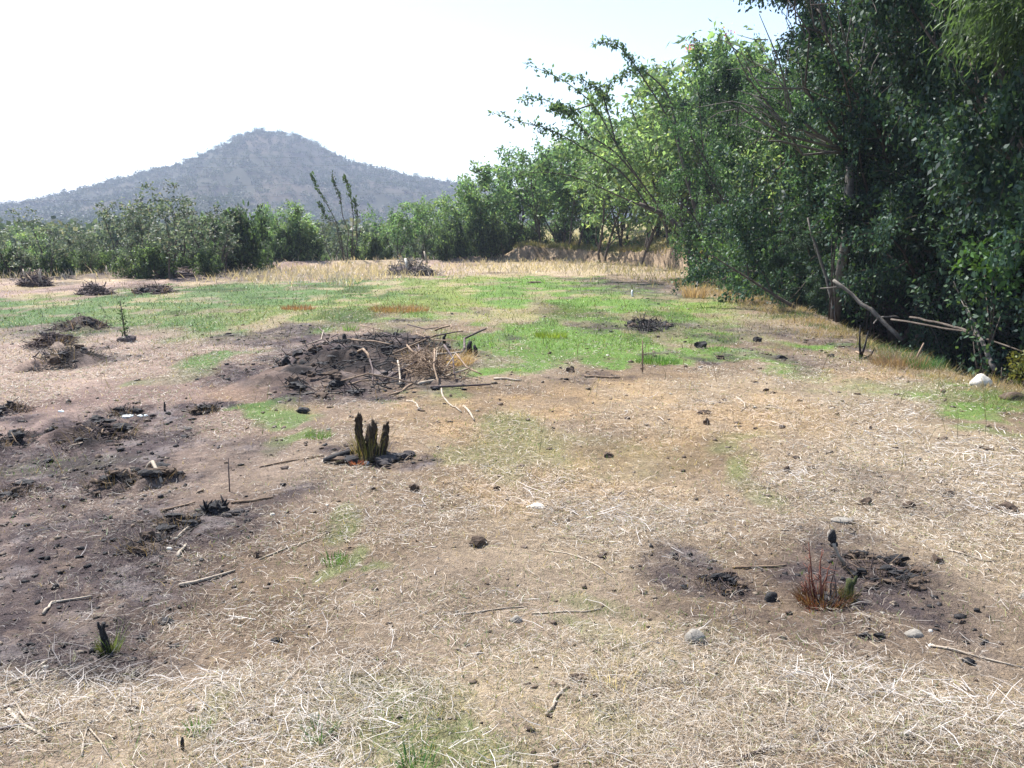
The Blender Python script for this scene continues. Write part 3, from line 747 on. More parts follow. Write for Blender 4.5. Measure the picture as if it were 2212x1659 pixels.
# leaning tree whose branches arch to the left out of the stand
def arching_tree():
    Y0 = 31.0; bp = at(1500, 606, Y0); x, y = bp[0], Y0; z = Hs(x, y)
    root = thing('arching_tree', 'tree at the corner of the ditch whose long thin branches arch left against the sky', 'tree', (x, y, z))
    o = np.array([x, y, z]); g = RS(8)
    def curve(lst, dy0, dy1):
        n = len(lst); return [at(a, b, Y0 + dy0 + (dy1 - dy0) * i / (n - 1)) - o for i, (a, b) in enumerate(lst)]
    def smooth(p):
        out = []
        for i in range(len(p) - 1):
            p0 = p[max(i - 1, 0)]; p1 = p[i]; p2 = p[i + 1]; p3 = p[min(i + 2, len(p) - 1)]
            for t in np.linspace(0, 1, 5)[:-1]:
                out.append(.5 * ((2 * p1) + (p2 - p0) * t + (2 * p0 - 5 * p1 + 4 * p2 - p3) * t * t + (3 * p1 - p0 - 3 * p2 + p3) * t ** 3))
        out.append(p[-1]); return out
    tr = smooth(curve([(1502, 618), (1492, 560), (1478, 510), (1440, 468), (1380, 440)], 0, .5)); mb = MB(); mb.tube(tr, np.linspace(.14, .07, len(tr)), 7)
    mb.build('trunk', M['bark'], root)
    tr2 = smooth(curve([(1512, 618), (1524, 540), (1500, 440), (1470, 330), (1455, 250)], 0, .8)); mb = MB(); mb.tube(tr2, np.linspace(.13, .05, len(tr2)), 7); mb.build('trunk', M['bark'], root)
    arcs = [([(1440, 468), (1390, 400), (1330, 310), (1280, 225), (1210, 170), (1128, 135)], .3, -.6), ([(1400, 445), (1340, 370), (1260, 320), (1190, 280), (1120, 262), (1064, 243)], .4, -.5),
            ([(1470, 330), (1440, 250), (1390, 170), (1360, 125), (1325, 95), (1280, 96)], .8, .4), ([(1390, 400), (1330, 330), (1270, 290), (1220, 240), (1175, 215), (1130, 212)], .3, .2),
            ([(1455, 250), (1440, 200), (1400, 160), (1372, 150), (1340, 165), (1305, 190)], .8, 1.2), ([(1420, 460), (1330, 420), (1250, 385), (1180, 372), (1120, 375)], .4, 1.4),
            ([(1330, 310), (1310, 230), (1290, 190), (1240, 165)], 0, 1), ([(1280, 225), (1230, 240), (1190, 232)], 0, -1)]
    P, D = [], []
    for lst, a, b in arcs:
        c = smooth(curve(lst, a, b)); mb = MB(); mb.tube(c, np.linspace(.035, .007, len(c)), 5); mb.build('branch', M['bark'], root)
        m = len(c) - 1; k0 = .35 * m
        for i in range(46):
            t = min(k0 + g.rand() * (m - k0), m - .01); ii = int(t); p = c[ii] * (1 - t + ii) + c[ii + 1] * (t - ii)
            if g.rand() < .15: continue
            dd = norm(g.normal(size=3) + np.array([0, 0, -.2])); ln = g.uniform(.12, .34)
            for q in range(9):
                P.append(p + dd * ln * g.rand() + g.normal(0, .045, 3)); D.append(dd * .6 + g.normal(size=3))
    for i in range(1100):                              # the bushy middle of its crown
        t = g.rand(); b_ = np.array([at(1440, 430, Y0 + .8), at(1300, 330, Y0 + .6), at(1470, 260, Y0 + 1.2), at(1390, 250, Y0 + 1)][g.randint(4)]) - o
        P.append(b_ + g.normal(0, 1, 3) * np.array([.75, .7, .6])); D.append(g.normal(size=3))
    P = np.array(P); D = norm(np.array(D)); n = len(P); l = g.uniform(.09, .19, n); V, F = leaves(P, D, l, l * .48, g)
    pal = np.array(FEA) * .75; c = pal[g.choice(4, n, p=P4)] * g.uniform(.6, 1.2, (n, 1))
    link('crown', np_mesh('crown', V, F, c), M['feather'], root)
arching_tree()

# tree with pale bare branches fanning up out of the thicket, and the pink flowering one beside it
def fan_tree():
    Y0 = 17.2; base = at(1825, 600, Y0); x, y = base[0] - .2, Y0; z = Hs(x, y); o = np.array([x, y, z]); g = RS(21)
    root = thing('bare_branch_tree', 'tree with a fan of thin bare pale branches rising out of the right-hand thicket', 'tree', (x, y, z))
    mb = MB(); p0 = at(1838, 330, Y0 - .6) - o; mb.tube([np.array([0, 0, -.3]), (p0 * .5) + np.array([.1, 0, 0]), p0], [.12, .10, .08], 7); mb.build('trunk', M['greybark'], root)
    for a, b in [(1560, 60), (1600, 130), (1640, 30), (1690, -20), (1712, -60), (1745, -40), (1790, -50), (1850, -30), (1885, 10), (1930, 60), (1620, 200), (1680, 262), (1900, 190), (1560, 215), (1640, 90), (1770, 40)]:
        e = at(a, b, Y0 - 1.4 + g.normal(0, .5)) - o; m_ = (p0 + e) / 2 + g.normal(0, .25, 3) + np.array([0, 0, -.15]); q = [p0, p0 * .6 + m_ * .4 + g.normal(0, .06, 3), m_, m_ * .5 + e * .5 + g.normal(0, .15, 3), e]
        mb = MB(); mb.tube(q, [.034, .028, .022, .014, .006], 5)
        for k in range(4):
            s0 = q[2] * (1 - k / 4) + q[4] * k / 4; e2 = s0 + norm(e - p0) * g.uniform(.3, .8) + g.normal(0, .3, 3); mb.tube([s0, (s0 + e2) / 2 + g.normal(0, .04, 3), e2], [.011, .008, .004], 4)
        mb.build('branch', M['greybark'] if a < 1690 or a > 1840 else M['bark'], root)
fan_tree()
def flower_tree():
    x, y = 7.7, 28.5; z = Hs(x, y); o = np.array([x, y, z]); g = RS(31)
    root = place('M1', x, y, 9.0, 1.0, 'broadleaf tree at the left end of the thicket carrying a small spray of pink flowers', 'tree', None, .62, None, (0, 0), 'flowering_tree')
    bpy.context.view_layer.update(); inv = root.matrix_world.inverted()
    for (u, v) in ((1492, 100), (1570, 72)):
        c = np.array(inv @ Vector(at(u, v, 26.6))); n = 34 if u < 1500 else 12
        P = c + g.normal(0, .10, (n, 3)) * np.array([1.4, 1, .7]); D = norm(g.normal(size=(n, 3))); V, F = leaves(P, D, np.full(n, .07), np.full(n, .05), g)
        o2 = link('flower_spray', np_mesh('flower_spray', V, F, np.tile([.55, .17, .24], (n, 1)) * g.uniform(.8, 1.1, (n, 1))), M['feather'], root)
flower_tree()
# lighter, grassy-leaved tree hanging in at the top right
def drooping_tree():
    x, y = 7.6, 11.2; z = Hs(x, y); o = np.array([x, y, z]); g = RS(41)
    root = thing('drooping_tree', 'yellow green tree with fine drooping leaves at the top right over the dark thicket', 'tree', (x, y, z))
    mb = MB(); mb.tube([np.array([0, 0, -.3]), np.array([.1, 0, 3]), np.array([-.1, -.2, 5.2]), np.array([-.6, -.8, 6.4])], [.12, .1, .08, .05], 7); mb.build('trunk', M['bark'], root)
    P, D = [], []
    for i in range(60):
        c = at(g.uniform(2090, 2330), g.uniform(-110, 90), y - .7 + g.normal(0, .3)) - o
        dd = norm(np.array([g.normal(-.3, .4), g.normal(0, .4), -.8]))
        for q in range(60): P.append(c + g.normal(0, .2, 3)); D.append(dd + g.normal(0, .3, 3))
    P = np.array(P); D = norm(np.array(D)); n = len(P); l = g.uniform(.10, .2, n); V, F = leaves(P, D, l, l * .16, g)
    link('crown', np_mesh('crown', V, F, np.tile([.075, .12, .045], (n, 1)) * g.uniform(.7, 1.2, (n, 1))), M['feather'], root)
drooping_tree()

# --- leafy plants and creepers in front of the thicket
def leaf_clump(name, label, cat, u, v, Y, size, n, L, pal, seed, stem=True, ar=.6, mat='leaf'):
    g = RS(seed); c = at(u, v, Y); x, y = c[0], Y; z = Hs(x, y); o = np.array([x, y, z])
    root = thing(name, label, cat, (x, y, z)); top = c - o
    if stem:
        mb = MB()
        for k in range(3):
            e = top + g.normal(0, .5, 3) * np.array(size); mb.tube([np.array([g.normal(0, .05), g.normal(0, .05), -.1]), e * .5 + g.normal(0, .06, 3), e], [.016, .011, .005], 5)
        mb.build('stem', M['bark'], root)
    ks = 9; cs = top + g.normal(size=(ks, 3)) * np.array(size) * .75
    P = cs[g.randint(0, ks, n)] + g.normal(size=(n, 3)) * np.array(size) * .38
    D = norm(g.normal(size=(n, 3)) + np.array([0, -.2, -.35])); l = L * g.uniform(.6, 1.3, n); V, F = leaves(P, D, l, l * ar, g)
    link('foliage', np_mesh('foliage', V, F, np.array(pal)[g.randint(0, len(pal), n)] * g.uniform(.7, 1.3, (n, 1))), M[mat], root)
    return root
BR = [[.08, .16, .04], [.06, .13, .04], [.10, .19, .05]]
leaf_clump('creeper', 'bright green creeper with pale glossy leaves at the right edge over the ditch', 'creeper', 2160, 560, 10.6, (.22, .22, .30), 420, .09, BR, 51)
leaf_clump('creeper', 'dark creeper with pale glossy leaves hanging in front of the lower right thicket', 'creeper', 2130, 690, 10.4, (.30, .25, .38), 620, .075, DARK, 52)
leaf_clump('shrub', 'yellow green fine-leaved shrub at the right edge beside the white rock', 'shrub', 2195, 785, 9.7, (.16, .2, .20), 420, .05, [[.11, .13, .03], [.14, .14, .04]], 53)
leaf_clump('sapling', 'bright green leafy sapling catching the sun in the middle of the dark thicket', 'sapling', 1900, 378, 17.0, (.25, .25, .22), 260, .10, BR, 54)
leaf_clump('sapling', 'light green sapling with its leaves lit, lowest pale spot in the dark thicket', 'sapling', 1815, 448, 16.2, (.17, .2, .18), 160, .11, BR, 55)
leaf_clump('shrub', 'feathery light green shrub at the left edge of the thicket below the bare branches', 'shrub', 1700, 330, 22.0, (.6, .5, .6), 1300, .13, FEA, 56, True, .4, 'feather')
leaf_clump('shrub', 'glossy grey green shrub at the foot of the arching tree', 'shrub', 1530, 540, 28.6, (.42, .4, .5), 900, .14, [[.05, .09, .06], [.04, .075, .05]], 57)
leaf_clump('shrub', 'bright green shrub at the corner of the ditch right of the arching tree', 'shrub', 1590, 560, 27.0, (.6, .5, .45), 1100, .13, BR, 58)
leaf_clump('shrub', 'dark leafy shrub bending down to the grass at the left end of the ditch', 'shrub', 1660, 590, 23.5, (.6, .5, .5), 1500, .11, DARK + BR[:1], 59)

# ------------------------------------------------------------------ dead wood by the ditch
def pole(name, label, cat, pts, r0, r1, mat, seed=0, twigs=0, group=None):
    """pts: (photo column, photo row, distance)"""
    g = RS(seed + 500); w = [at(*p) for p in pts]; o = w[0].copy(); q = []; r0 *= .68; r1 *= .68
    for i in range(len(w) - 1):
        for t in (0, .25, .5, .75): q.append(w[i] * (1 - t) + w[i + 1] * t - o + (g.normal(0, r0 * .35, 3) if i + t > 0 else 0))
    q.append(w[-1] - o); mb = MB(); mb.tube(q, [r0 + (r1 - r0) * i / (len(q) - 1) * 1.0 + g.normal(0, r0 * .06) for i in range(len(q))], 7)
    if not twigs: ob = mb.build(name, M[mat], None, o); return tag(ob, label, cat, group)
    root = thing(name, label, cat, o, group); mb.build('trunk', M[mat], root)
    for k in range(twigs):
        i = g.randint(len(q) // 3, len(q) - 1); d = norm(g.normal(size=3)) * g.uniform(.2, .5); t = MB(); t.tube([q[i], q[i] + d * .6 + g.normal(0, .03, 3), q[i] + d], [r1 * .6, r1 * .45, r1 * .25], 5); t.build('twig', M[mat], root)
    return root
pole('fallen_trunk', 'thick broken grey trunk leaning left over the dark ditch', 'fallen trunk', [(1948, 735, 14.2), (1880, 672, 14.6), (1800, 605, 15.0)], .05, .042, 'greybark', 1, 3)
pole('leaning_trunk', 'thin pale leaning trunk rising from the ditch left of the broken grey trunk', 'tree trunk', [(1808, 705, 16.6), (1785, 600, 16.8), (1745, 470, 17.0)], .05, .03, 'greybark', 2, 2)
pole('dead_branch', 'long thin dead branch sloping to the right edge over the ditch', 'branch', [(2215, 762, 10.6), (2080, 715, 11.6), (1925, 690, 12.8)], .014, .022, 'bark', 3)
pole('dead_branch', 'dead grey branch lying above the long thin one in the ditch', 'branch', [(2120, 725, 11.6), (2040, 700, 12.2), (1965, 685, 13.0)], .03, .02, 'bark', 4)
pole('dead_tree', 'grey dead trunk leaning up left at the right edge, behind the white rock', 'tree trunk', [(2150, 800, 10.1), (2110, 710, 10.6), (2080, 650, 11.0)], .045, .03, 'greybark', 5, 2)
def burnt_sapling():
    b = G(1860, 775); root = thing('burnt_sapling', 'blackened dead sapling standing at the lip of the ditch', 'sapling', b); k = mpx(b); g = RS(4)
    for st in ([(0, -.05), (-5, 35), (-8, 75)], [(0, -.05), (6, 30), (10, 62)], [(2, -.05), (22, 10), (28, 24)]):
        mb = MB(); mb.tube([np.array([a * k, g.normal(0, .02), c * k]) for a, c in st], [.018, .014, .006], 5); mb.build('stem', M['char'], root)
burnt_sapling()

# ------------------------------------------------------------------ things lying on the field
def clump_blades(root, part, n, r, hgt, w, cols, seed, lean=.5, mat='grass', c=(0, 0, 0)):
    g = RS(seed); a = g.uniform(0, 6.28, n); q = r * np.sqrt(g.rand(n)); P = np.stack([q * np.cos(a) + c[0], q * np.sin(a) + c[1], np.full(n, -.01 + c[2])], 1)
    D = norm(np.stack([np.cos(a) * lean * g.rand(n), np.sin(a) * lean * g.rand(n), np.ones(n)], 1)); l = g.uniform(hgt * .4, hgt, n); a2 = g.uniform(0, 6.28, n)
    V, F = strips(P, D, l, np.full(n, w), np.stack([np.cos(a2), np.sin(a2), 0 * a2], 1), np.stack([np.cos(a), np.sin(a), -.5 + 0 * a], 1) * (l * .35 * g.rand(n))[:, None], (1, .8, .12))
    cc = np.array(cols)[g.randint(0, len(cols), n)] * g.uniform(.7, 1.25, (n, 1))
    return link(part, np_mesh(part, V, F, np.repeat(cc, 2, 0)), M[mat], root)

def grass_tuft(label, u, v, wpx, hpx, cols, n=160, seed=1, name='grass_tuft', cat='grass tuft'):
    p = G(u, v); k = mpx(p); o = clump_blades(None, name, n, wpx * k / 2, hpx * k, .0035 * max(1, p[1] / 6), cols, seed); o.location = p
    return tag(o, label, cat)
GC = [[.10, .20, .045], [.075, .16, .04], [.14, .24, .06]]; DC = [[.46, .35, .22], [.36, .27, .17], [.52, .42, .29]]
grass_tuft('green grass tuft at the lip of the ditch by the poking stick', 1992, 796, 70, 40, [[.05, .13, .035], [.07, .16, .05]], 260, 1)
grass_tuft('heap of tan dead grass at the lip of the ditch left of the green tuft', 1940, 790, 110, 38, [[.27, .20, .135], [.20, .145, .10]], 500, 2, 'dead_grass_heap')
grass_tuft('pale dry grass tuft at the foot of the dark shrub, left end of the ditch', 1500, 642, 50, 42, DC, 220, 3)
grass_tuft('brightest yellow green weed clump on the green patch, right of the burnt heap', 1190, 728, 70, 20, [[.20, .30, .05], [.16, .26, .05]], 360, 4, 'weed_clump', 'weed')
grass_tuft('bright green weed clump on the green patch by the thin upright stick', 1420, 785, 90, 24, GC, 420, 5, 'weed_clump', 'weed')
grass_tuft('small pale green seedling at the back edge of the burnt heap', 757, 714, 34, 22, [[.22, .34, .14], [.10, .18, .06]], 90, 6, 'seedling', 'seedling')
grass_tuft('green grass tuft left of the charred stump', 690, 945, 60, 26, GC, 240, 7)
grass_tuft('low reddish brown dead shrub on the green, left of the yellow mound', 645, 668, 70, 14, [[.22, .12, .08], [.28, .17, .10]], 300, 8, 'dead_shrub', 'shrub')
grass_tuft('wide reddish brown dead shrub on the green, behind the burnt heap', 860, 672, 130, 20, [[.24, .14, .08], [.32, .20, .12]], 600, 9, 'dead_shrub', 'shrub')
grass_tuft('green grass tuft at the bottom edge of the photo, right of centre left', 900, 1655, 90, 70, [[.06, .16, .06], [.09, .2, .06]], 90, 10)
grass_tuft('green grass tuft near the bottom edge with a straw stalk bent across it', 690, 1590, 70, 60, [[.06, .15, .06], [.09, .2, .06]], 70, 11)
grass_tuft('small green grass tuft in the pale straw at the lower left', 430, 1580, 50, 55, GC, 50, 12)
grass_tuft('green grass tuft on bare soil right of the leaning burnt stick', 722, 1215, 60, 36, GC, 120, 13)
grass_tuft('radiating bunch of pale straw below the small grey stone', 1330, 1465, 130, 60, [[.56, .48, .36], [.48, .4, .28]], 90, 14, 'straw_bunch', 'straw bunch')

def rock(label, u, v, wpx, hpx, mat='rock', seed=1, name='stone', cat='stone', sub=3, rough=.24, dpx=None):
    p = G(u, v); k = mpx(p); mb = MB(); rx, rz_ = wpx * k / 2, hpx * k * .62
    mb.lump((0, 0, rz_ * (.35 if rough > .3 else .12)), (rx * .9, rx * (dpx or .75) * .9, rz_ * .9), seed, sub, rough, .0 if rough < .3 else .2); o = mb.build(name, M[mat], None, p, rough < .3); return tag(o, label, cat)
rock('pale flat cream stone alone in the centre of the field', 1157, 1096, 46, 12, 'white', 3)
rock('small rounded grey stone in the straw below the centre', 1116, 1342, 32, 22, 'rock', 4)
rock('half buried grey stone left of the red shoots', 1500, 1384, 56, 40, 'rock', 5)
rock('round stone charred black with a pale top, left of the red shoots', 1664, 1296, 34, 32, 'char', 6, 'charred_stone')
rock('pale angular stone right of and below the red shoots', 1978, 1372, 44, 18, 'rock', 7)
rock('large white rock at the right edge in front of the ditch', 2116, 832, 46, 34, 'white', 8, 'stone', 'stone', 3, .29)
rock('flat grey stone in the soil behind the red shoots', 1820, 1124, 50, 12, 'rock', 9)
rock('flat pale grey stone right of the charred standing stick', 2220, 1290, 44, 14, 'rock', 10)
rock('pale stone in the right foreground near the bottom edge', 1958, 1592, 34, 26, 'rock', 11)
rock('cream stone in the bottom left straw, beside a thick stalk', 680, 1548, 28, 16, 'white', 12)
rock('small white stone on the ash left of the charred stump', 588, 1112, 14, 8, 'white', 13)
rock('small white pebble right of the pale angular stone', 2012, 1396, 15, 11, 'white', 14)
rock('small white pebble above the pale angular stone', 2010, 1364, 12, 7, 'white', 15)
rock('tiny white stone on the burnt ground, left of the leaning stick', 366, 1188, 16, 11, 'white', 16)
rock('white chip on the dark soil near the left edge', 97, 1442, 20, 10, 'white', 17)
rock('reddish half burnt stone at the right edge by the ditch', 2190, 862, 60, 26, 'clod', 18)
CL = [(893, 1060, 26, 20, 'dark clod on bare soil right of and below the charred stump'), (1030, 1176, 44, 26, 'ragged dark clod above the small grey stone'), (1074, 1058, 16, 12, 'small dark clod left of the cream stone'), (1316, 988, 26, 14, 'brown clod behind and right of the cream stone'),
      (1868, 1088, 30, 20, 'dark clod in the straw behind the charred standing stick'), (1520, 893, 28, 8, 'flat dark clod in the orange straw'), (1526, 916, 16, 14, 'pointed dark clod just below the flat one in the orange straw'), (560, 1202, 22, 20, 'dark clod on the soil right of the leaning burnt stick'),
      (1234, 803, 22, 16, 'dark clod at the front edge of the bright green patch'), (1554, 775, 22, 12, 'dark clod right of the thin upright stick'), (1512, 752, 30, 18, 'black clod on the green patch right of the upright stick'), (652, 891, 26, 14, 'black clod in front of the burnt heap, left'),
      (358, 1346, 36, 14, 'black charred chunk right of the mossy stump'), (600, 1386, 30, 12, 'black flat chunk in the straw of the left foreground'), (985, 742, 0, 0, ''), (2172, 1104, 60, 22, 'dark knotted clump near the right edge'), (1962, 1095, 30, 14, 'dark clod left of the knotted clump at the right'),
      (1700, 1018, 16, 14, 'small dark clod in the right-hand straw'), (2050, 1068, 24, 14, 'small grey clod in the pale straw at the right'), (1800, 1060, 14, 9, 'small clod left of the dark clod in the straw'), (2024, 1214, 32, 22, 'dark reddish clod right of the ash patch'), (1690, 776, 26, 10, 'black clod on the grass before the ditch, left one'),
      (1796, 771, 16, 9, 'black clod on the grass before the ditch, right one'), (1636, 738, 20, 14, 'black clod on the grass near the left end of the ditch'), (2268, 0, 0, 0, ''), (1152, 612, 34, 6, 'dark log like clod on the far green by the bank'), (560, 1560, 30, 18, 'dark clump in the lower left straw'), (282, 1535, 32, 16, 'dark clump in the straw below the mossy stump'),
      (1250, 1465, 40, 18, 'dark rotten clump beside the radiating straw bunch'), (1870, 1378, 30, 14, 'black charred chunk below the red shoots'), (1900, 1376, 26, 16, 'black charred chunk right below the red shoots'), (2110, 1320, 16, 9, 'black crumb right of the ash patch')]
for i, (u, v, w, h, lb) in enumerate(CL):
    if w: rock(lb, u, v, w, h, 'char' if 'black' in lb else 'clod', 40 + i, 'charred_chunk' if 'chunk' in lb else 'clod', 'clod', 2, .45)

def stick(label, a, b, wpx, mat='pale', seed=1, bend=.05, lift=0.0, name='stick', cat='stick', fork=None, mid=None):
    g = RS(seed + 70); A, B = G(*a), G(*b); ms = [G(*m_) for m_ in (mid or [])]; ctrl = [A] + ms + [B]; r = wpx * mpx((A + B) / 2) / 2; o = (A + B) / 2; q = []
    L = np.linalg.norm(B - A)
    for i in range(len(ctrl) - 1):
        for t in (0, .25, .5, .75): q.append(ctrl[i] * (1 - t) + ctrl[i + 1] * t)
    q.append(ctrl[-1]); m = len(q)
    off = norm(np.cross(B - A, [0, 0, 1])) * L * bend * g.choice([-1, 1])
    q = [p + off * math.sin(math.pi * i / (m - 1)) + g.normal(0, r * .5, 3) for i, p in enumerate(q)]
    for i, p in enumerate(q): p[2] = Hs(p[0], p[1]) + r * .75 + lift * math.sin(math.pi * i / (m - 1)) + abs(g.normal(0, r * .3))
    q = [p - o for p in q]; mb = MB(); mb.tube(q, [r * (1.05 - .45 * i / (m - 1)) for i in range(m)], 6)
    if fork:
        for f in fork:
            e = G(*f[1]) - o; s0 = q[int(f[0] * (m - 1))]; e[2] += f[2] if len(f) > 2 else r; mb.tube([s0, (s0 + e) / 2 + g.normal(0, r, 3), e], [r * .8, r * .6, r * .4], 5)
    ob = mb.build(name, M[mat], None, o); return tag(ob, label, cat)
stick('long grey stick lying on the soil right of the mossy stump', (388, 1268), (506, 1234), 8, 'pale', 1, .02)
stick('thin straight stick beyond the long grey one, pointing at the green tuft', (560, 1210), (690, 1160), 4, 'pale', 2, .03)
stick('grey stick leaning up right on the burnt ground', (384, 1162), (432, 1122), 7, 'pale', 3, .03)
stick('thick short stick end on the burnt ground under the leaning one', (384, 1206), (402, 1180), 9, 'pale', 4, .02)
stick('thin brown stick ending at the spiky black stump, left', (346, 1106), (424, 1088), 6, 'twig', 5, .06)
stick('thin brown stick leading right from the spiky black stump', (500, 1088), (590, 1076), 6, 'twig', 6, .03)
stick('bent pale branch on the dark soil above the mossy stump', (94, 1328), (200, 1290), 7, 'pale', 7, .05, 0, 'stick', 'stick', None, [(108, 1302)])
stick('dark stick on the straw at the bottom left corner, upper', (-10, 1585), (84, 1560), 8, 'purple', 8, .02)
stick('grey stick along the left edge above the straw', (0, 1488), (100, 1430), 7, 'pale', 9, .06)
stick('second grey stick along the left edge, thinner', (10, 1502), (140, 1440), 5, 'pale', 10, .08)
stick('dark stick at the left edge below the grey sticks', (-10, 1532), (66, 1518), 7, 'purple', 11, .02)
stick('thick pale forked stalk in the lower left straw', (20, 1536), (104, 1602), 10, 'pale', 12, .04, 0, 'stick', 'stick', [(.95, (34, 1520)), (.9, (190, 1560))])
stick('v shaped pale twig at the lower left', (176, 1634), (190, 1570), 6, 'pale', 13, .02, 0, 'stick', 'stick', [(1, (240, 1640))])
stick('straw coloured stalk lying left to right above the small grey stone', (1150, 1328), (1300, 1318), 5, 'pale', 14, .01)
stick('thin tan stalk left of and above the small grey stone', (980, 1330), (1140, 1312), 4, 'pale', 15, .03)
stick('long thin reed bending down right in the centre straw', (1180, 1190), (1320, 1246), 4, 'pale', 16, .10)
stick('thick pale stalk pointing up right at the bottom centre', (1180, 1548), (1230, 1480), 8, 'pale', 17, .02)
stick('dark stick at the bottom right of centre', (1590, 1650), (1690, 1612), 9, 'purple', 18, .05)
stick('pale stick lying left of the round charred stone', (1580, 1228), (1700, 1222), 6, 'twig', 19, .04)
stick('thin pale stick right of the ash patch', (2050, 1190), (2150, 1214), 5, 'pale', 20, .03)
stick('long pale stick running to the right edge below the ash patch', (2010, 1398), (2212, 1444), 6, 'pale', 21, .03)
stick('pale curved stalk on the right foreground straw', (2060, 1520), (2120, 1600), 6, 'pale', 22, .06)
stick('straight pale stalk at the bottom right, leaning', (1790, 1590), (1850, 1650), 7, 'pale', 23, .02)
stick('thick cut stalk at the right of the bottom centre', (1690, 1560), (1700, 1470), 8, 'pale', 24, .02)
stick('straight thin reed across the soil left of the charred stump', (560, 1010), (700, 985), 4, 'twig', 25, .03)
stick('brown stick on the ground right of the burnt heap', (1066, 820), (1126, 824), 6, 'pale', 26, .02)
stick('long brown stick at the front of the bright green patch', (1262, 815), (1336, 818), 6, 'twig', 27, .04)
stick('short pale stick standing up in the orange straw below the burnt heap', (1001, 880), (1022, 910), 6, 'pale', 28, .03)
stick('grey stick lying at the front of the first burnt mound on the left', (150, 968), (236, 942), 5, 'pale', 29, .03)
stick('pale stick in the straw right of the clod on orange straw', (1592, 860), (1600, 890), 4, 'pale', 30, .08)

def standing(label, u, v, top, wpx, mat, seed=1, name='stake', cat='stake', knob=0):
    p = G(u, v); k = mpx(p); g = RS(seed + 11); dx = (top[0] - u) * k; h = (v - top[1]) * k * 1.02; mb = MB(); r = wpx * k / 2
    q = [np.array([dx * t, g.normal(0, r * .4), h * t - (.03 if t == 0 else 0)]) for t in (0, .3, .6, 1)]; mb.tube(q, [r * 1.1, r, r * (1 + knob * .3), r * (.6 + knob)], 6)
    o = mb.build(name, M[mat], None, p); return tag(o, label, cat)
standing('thin pale upright stick in front of the bright green patch', 1388, 806, (1386, 735), 3.2, 'twig', 1, 'upright_stick', 'stick')
standing('thin dark upright stem on the soil above the spiky stump', 496, 1062, (497, 985), 3, 'purple', 2, 'upright_stick', 'stick')
standing('pale stick poking out of the grass tuft at the lip of the ditch', 1972, 792, (1992, 742), 5, 'twig', 21, 'upright_stick', 'stick')
stick('yellowish stick lying at the lip of the ditch left of the grass tuft', (1850, 762), (1905, 782), 5, 'twig', 43, .03)
standing('white stake at the left end of the earth bank', 1116, 562, (1114, 542), 5, 'white', 3)
standing('white stake in the grass by the dark shrub at the ditch corner', 1506, 628, (1506, 608), 5, 'white', 4)
standing('white scrap standing in the grass left of the ditch corner', 1366, 642, (1365, 628), 5, 'plastic', 5)
standing('small burnt stub standing alone left of the charred stump', 357, 888, (356, 868), 5, 'char', 6, 'burnt_stub', 'stump')
standing('burnt peg with a knob beside the far black patch', 432, 895, (431, 877), 5, 'char', 7, 'burnt_stub', 'stump', .5)
standing('black stub standing in the straw at the bottom edge', 394, 1617, (396, 1588), 9, 'char', 8, 'burnt_stub', 'stump')
standing('thin dead stalk on the far green right of the plant stem', 1400, 720, (1402, 690), 3, 'purple', 9, 'upright_stick', 'stick')

